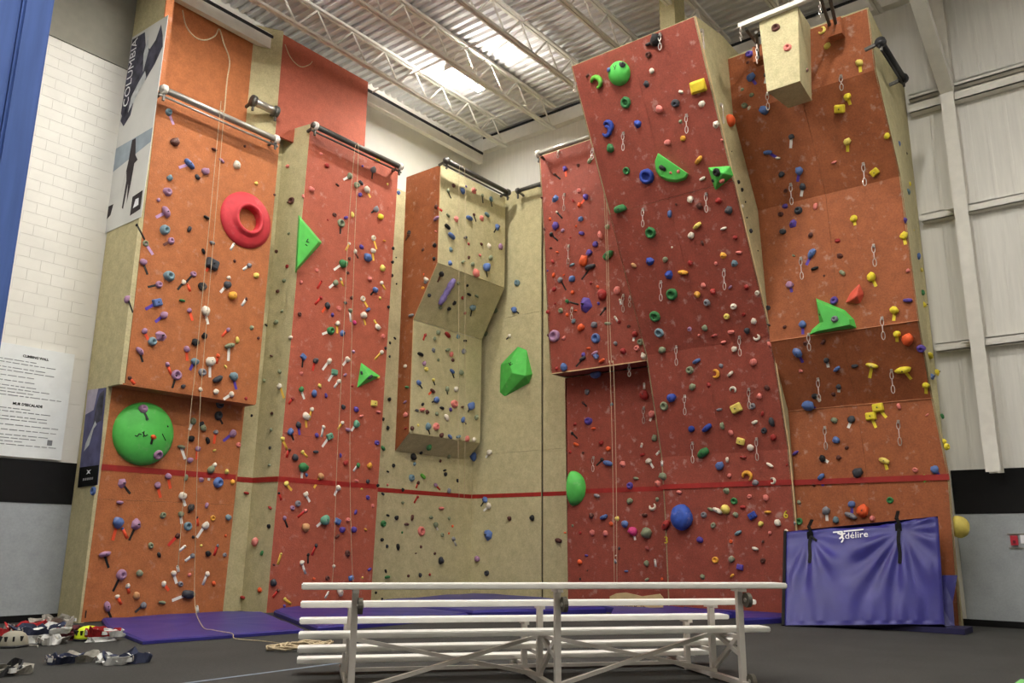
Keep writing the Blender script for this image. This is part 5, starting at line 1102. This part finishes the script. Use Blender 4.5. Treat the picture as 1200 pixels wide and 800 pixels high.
patch('printed_peak', [(.5, .62), (.95, .66), (.95, .98), (.7, .94), (.55, .8)], M_SLATE, b2n, .004, bq2)
patch('printed_emblem', [(.40, .12), (.52, .13), (.62, .12), (.55, .145), (.64, .165), (.50, .155), (.40, .17), (.47, .145)], M_PRINT, b2n, .006, bq2)
for i in range(5): patch('printed_lettering', [(.25+i*.11, .06), (.33+i*.11, .062), (.33+i*.11, .085), (.25+i*.11, .083)], mat('banner grey', (150, 150, 152)), b2n, .006, bq2)
tag(b2n, 'narrow blue mountain banner with black footer by the green dome', 'banner')

rb = empty('rules_board', (5.6, YW, 2.62))
xb0, xb1, zb0, zb1 = 4.2, 6.50, 2.61, 4.45
MB().box(xb0, xb1, YW-.045, YW-.016, zb0, zb1).build('board', mat('board white', (226, 229, 228), .5, var=.03), rb)
yb_ = YW-.0475
M_TXT = mat('text grey', (128, 130, 132), .7)
def wtext(s, x, z, sz): textmesh('heading', s, sz, .0008, M_INK, Matrix(((1, 0, 0, x), (0, 0, -1, yb_), (0, 1, 0, z), (0, 0, 0, 1))), rb, .0025)
wtext('CLIMBING WALL', 5.87, 4.28, .055); wtext('MUR D\'ESCALADE', 5.85, 3.47, .058)
rnd = random.Random(5)
mb = MB()
def para(z, n_, x0=4.9):
    for i in range(n_):
        x = x0; L_ = rnd.choice((1.45, 1.2, .95, 1.1))
        while x < x0+L_:
            w_ = rnd.uniform(.05, .16); mb.box(x, min(x+w_, 6.42), yb_-.0005, yb_+.001, z-.006, z+.006); x += w_+.022
        z -= .052
    return z-.03
z = 4.19
for n_ in (2, 2, 1, 1, 4, 4, 2): z = para(z, n_) if z > 3.60 else z
z = 3.39
for n_ in (2, 2, 1, 1, 4, 3, 2): z = para(z, n_) if z > 2.76 else z
mb.build('printed_lines', M_TXT, rb)['kind'] = 'stuff'
MB().box(6.24, 6.32, yb_-.001, yb_+.001, 2.84, 2.93).build('printed_stamp', M_TXT, rb)
tag(rb, 'white climbing rules board with rows of small print above the black band', 'sign')

# fire alarm on the grey wall
p = onX(1189, 633, XW-.012)
fa = empty('fire_alarm', p)
MB().box(p.x-.05, p.x, p.y-.055, p.y+.055, p.z-.08, p.z+.08).build('pull_station', mat('alarm red', (186, 44, 62), .5), fa)
MB().box(p.x-.062, p.x-.05, p.y-.02, p.y+.02, p.z-.05, p.z+.0).build('handle', mat('alarm dark', (96, 16, 30), .5), fa)
MB().box(p.x-.012, p.x, p.y-.32, p.y-.09, p.z-.05, p.z+.09).build('notice', M_PRINT, fa)
MB().box(p.x-.02, p.x, p.y-.6, p.y+.10, p.z+.10, p.z+.115).build('conduit', M_UGREY, fa)
MB().box(p.x-.02, p.x, p.y-.6, p.y+.10, p.z-.135, p.z-.12).build('conduit', M_UGREY, fa)
tag(fa, 'red fire alarm pull station with a white notice on grey wall', 'fire alarm')

# torn cardboard sign behind the bleacher
xs = 15.2
cq = [onX(x, y, xs) for x, y in ((714.5, 713), (724, 716), (742, 715), (751, 712), (777, 711.5), (777, 700), (773, 695.5), (762, 697), (752, 698.5), (742, 696), (733, 694), (722, 695), (714.5, 698.5))]
lo = min(p.z for p in cq)
cs = prism('cardboard_sign', cq, (.02, 0, 0), mat('cardboard', (200, 176, 128), .9, var=.12), None); own_origin(cs)
cc = onX(738, 710.5, xs)
textmesh('sign_text', 'I MAAR IF', .17, .001, mat('marker brown', (84, 58, 30), .8), Matrix(((0, 0, -1, xs-.004), (-1, 0, 0, cc.y), (0, 1, 0, cc.z), (0, 0, 0, 1))), cs)
cs.data.materials[0] = cs.data.materials[0]
tag(cs, 'torn cardboard sign with brown lettering standing behind the bleacher', 'sign')

# ================================================================== GEAR ON THE FLOOR
def torus_pts(c, rx, ry, rot, n=20, wob=.0, seed=0, z=0):
    return [V(c.x+math.cos(rot)*math.cos(2*math.pi*i/n)*rx-math.sin(rot)*math.sin(2*math.pi*i/n)*ry,
              c.y+math.sin(rot)*math.cos(2*math.pi*i/n)*rx+math.cos(rot)*math.sin(2*math.pi*i/n)*ry,
              c.z+z+wob*(noise.noise(V(i*.7, seed, 1))+.3)) for i in range(n)]
def ribbon(pts, h, t, m, name, parent, tilt=.25):
    n = len(pts); c = sum(pts, Vector())/n; vs, fs = [], []
    for p in pts:
        o_ = (p-c); o_.z = 0; o_.normalize()
        hh = h*(.75+.9*noise.noise(p*9)); tl_ = tilt+1.2*noise.noise(p*7+V(5, 2, 1))
        for (dr, dz) in ((0, 0), (tl_*hh, hh), (tl_*hh-t, hh), (-t, 0)): vs.append(p+o_*dr+ZUP*dz)
    for i in range(n):
        k = (i+1) % n
        for q in range(4): fs.append((i*4+q, i*4+(q+1) % 4, k*4+(q+1) % 4, k*4+q))
    return raw(name, vs, fs, m, parent, False)
def heap(c, size, hgt, m, parent, seed):      # folded webbing bunched under a harness
    bm = bmesh.new(); bmesh.ops.create_icosphere(bm, subdivisions=3, radius=1); vs = []
    for v in bm.verts:
        k = 1+.45*noise.noise(v.co*2.3+V(seed, 0, 0))
        v.co = c+V(v.co.x*size*.95*k, v.co.y*size*.6*k, max(.003, v.co.z*hgt*1.25*k))
    bm.verts.index_update(); vs = [v.co.copy() for v in bm.verts]; fs = [tuple(v.index for v in f.verts) for f in bm.faces]; bm.free()
    return raw('padding', vs, fs, m, parent, False)
def harness(label, px, m1, m2, size=.19, rot=0.0, seed=0, group=None, z=.004):
    c = onZ(*px, 0); h = empty('harness', c); rg = random.Random(seed)
    ribbon(torus_pts(c+ZUP*z, size, size*.55, rot, 26, .012, seed), .11, .016, m1, 'waist_belt', h)
    dx = V(math.cos(rot), math.sin(rot), 0); dy = V(-dx.y, dx.x, 0)
    for s in (-1, 1):
        cc = c+dx*(size*rg.uniform(.5, 1.0))+dy*(s*size*.5)+ZUP*z
        ribbon(torus_pts(cc, size*.55, size*.34, rot+s*rg.uniform(.2, .9), 20, .01, seed+s), .085, .014, m2, 'leg_loop', h, .5)
    for k in range(4):
        a = rot+k*1.6+rg.uniform(-.4, .4); q = c+V(math.cos(a)*size*.98, math.sin(a)*size*.6, z+.05)
        MB().obox(q, V(-math.sin(a), math.cos(a), 0)*.035, V(math.cos(a), math.sin(a), 0)*.012, ZUP*.022).build('buckle', M_WEBW, h)
    P = [c+V(rg.uniform(-1, 1)*size, rg.uniform(-1, 1)*size*.6, z+.02+.05*rg.random()) for _ in range(6)]
    MB().tube(smooth(P, 5), .010, 6).build('strap', m2, h, True)
    MB().bar(c+dx*(size*.9)+ZUP*(z+.05), c+dx*(size*1.45)+ZUP*(z+.02), .035, .012).build('belay_loop', M_WEBW, h)
    for k in range(3):
        a = rot+2+k*.7; q = c+V(math.cos(a)*size, math.sin(a)*size*.58, z+.06); MB().tube(loop(q, .03, .02, .006, V(1, 0, 0)), .006, 5, closed=True).build('gear_loop', M_CHAIN, h)
    heap(c, size, z+.03, m2, h, seed) if z > .02 else None
    tag(h, label, 'harness', group); return h
M_WEBW = mat('webbing white', (214, 214, 210), .8, var=.15, scale=18)
M_NAVY = mat('webbing navy', (44, 50, 74), .8, var=.2); M_GREYW = mat('webbing grey', (150, 146, 136), .8, var=.25, scale=20); M_REDW = mat('webbing red', (168, 34, 38), .8, var=.3, scale=18); M_MAROON = mat('webbing maroon', (84, 32, 38), .8, var=.25)
M_WEBW = mat('webbing white', (214, 214, 210), .8, var=.15, scale=18)
harness('navy and grey harness lying apart on the dark floor', (76, 777), M_NAVY, M_GREYW, .2, .3, 1)
harness('navy harness with white leg loops lying near the blue mat', (150, 777), M_NAVY, M_WEBW, .22, 2.6, 2)
harness('navy and white harness on the pile by the wall', (45, 752), M_NAVY, M_WEBW, .26, .1, 3, z=.1)
harness('grey and white harness at the front of the pile', (60, 755), M_WEBW, M_GREYW, .18, .9, 4)
harness('red harness heaped behind the grey helmet', (32, 747), M_REDW, M_REDW, .3, .4, 5, z=.1)
harness('red and white harness beside the yellow helmet', (118, 751), M_REDW, M_WEBW, .2, -.4, 6, z=.06)
harness('maroon harness left of the yellow helmet on the pile', (82, 749), M_MAROON, M_MAROON, .27, .2, 7, z=.05)
harness('dark harness with pale trim lying alone at the left edge', (-2, 792), M_DARK, M_GREYW, .22, .5, 8)
harness('red harness with black loops under the pile by the wall', (8, 750), M_REDW, M_DARK, .3, 1.2, 9, z=.06)
harness('olive grey harness on top of the pile against the wall', (66, 744), M_GREYW, M_GREYW, .24, 1.9, 10, z=.14)
def helmet(label, px, m, r=.14):
    c = onZ(*px, 0); h = empty('climbing_helmet', c); seg = 20; vs, fs = [], []
    prof = [(1.0, .10), (1.03, .18), (1.0, .45), (.9, .8), (.7, 1.08), (.42, 1.24), (.02, 1.30)]
    for rr, z in prof:
        for k in range(seg):
            a = 2*math.pi*k/seg; vs.append(c+V(math.cos(a)*rr*r*1.12, math.sin(a)*rr*r*.95, z*r*1.0))
    for i in range(len(prof)-1):
        for k in range(seg): fs.append((i*seg+k, i*seg+(k+1) % seg, (i+1)*seg+(k+1) % seg, (i+1)*seg+k))
    sh = raw('shell', vs, fs, m, h, True)
    MB().tube([c+V(math.cos(2*math.pi*k/seg)*r*1.13, math.sin(2*math.pi*k/seg)*r*.97, .016) for k in range(seg)], .016, 6, closed=True).build('rim', M_DARK, h, True)
    for k in range(5):
        a = AZ_BACK+(k-2)*.55; d = V(math.cos(a)*1.12, math.sin(a)*.95, 0)
        MB().obox(c+d*r*.93+ZUP*r*.72, V(-d.y, d.x, 0)*.010, (d*.25+ZUP*.6).normalized()*.032, d*.02).build('vent', M_DARK, sh)
    MB().tube([c+V(r*.9, -.06, .02), c+V(r*1.5, -.16, .012), c+V(r*1.1, -.3, .012)], .01, 6).build('chin_strap', M_GREYW, h)
    tag(h, label, 'helmet'); return h
AZ_BACK = math.radians(AZ+180)
helmet('fluorescent yellow climbing helmet on the gear pile', (102, 750), mat('helmet yellow', (206, 226, 40), .35), .145)
helmet('pale grey climbing helmet at the front of the gear pile', (15, 758), mat('helmet grey', (150, 146, 130), .4), .15)
# white line taped on the floor
a, b_ = onZ(195, 803, .002), onZ(410, 775, .002)
o = own_origin(MB().bar(a, b_, .045, .003).build('floor_tape', mat('tape pale blue', (128, 140, 156), .7, var=.2, scale=12))); tag(o, 'thin pale tape line stuck across the dark floor', 'floor tape')
# green pad whose corner peeps in at the foot of the picture
p = onZ(1196, 800, .0)
o = MB(); o.box(p.x-1.6, p.x+.02, p.y-1.1, p.y, .004, .035); o = own_origin(o.build('green_pad', mat('pad green', (120, 190, 110), .7))); tag(o, 'green foam pad on the floor near the grey wall', 'floor mat')

# padded blue post by the camera side of the block wall
pe = onY(34, 200, 7.6)
bc = empty('padded_post', (pe.x-.5, 7.6+.3, 0))
x1 = pe.x
for (u0, u1) in ((-.255, 0), (-.52, -.265), (-.80, -.53)):
    bm = bmesh.new(); bmesh.ops.create_cube(bm, size=1)
    cx = x1+(u0+u1)/2
    # along the direction square to the view so the pad faces the hall
    for v in bm.verts: v.co = V(cx+v.co.x*(u1-u0), 7.9+v.co.y*.6, 6.2+v.co.z*12.38)
    bmesh.ops.bevel(bm, geom=list(bm.edges), offset=.025, segments=3, affect='EDGES')
    for v in bm.verts: v.co -= bc.location
    me = bm_mesh('pad', bm, False); me.materials.append(M_BLUECOL); o = bpy.data.objects.new('pad', me); COL.objects.link(o); o.parent = bc
tag(bc, 'tall blue vinyl padded post standing before the block wall', 'post')
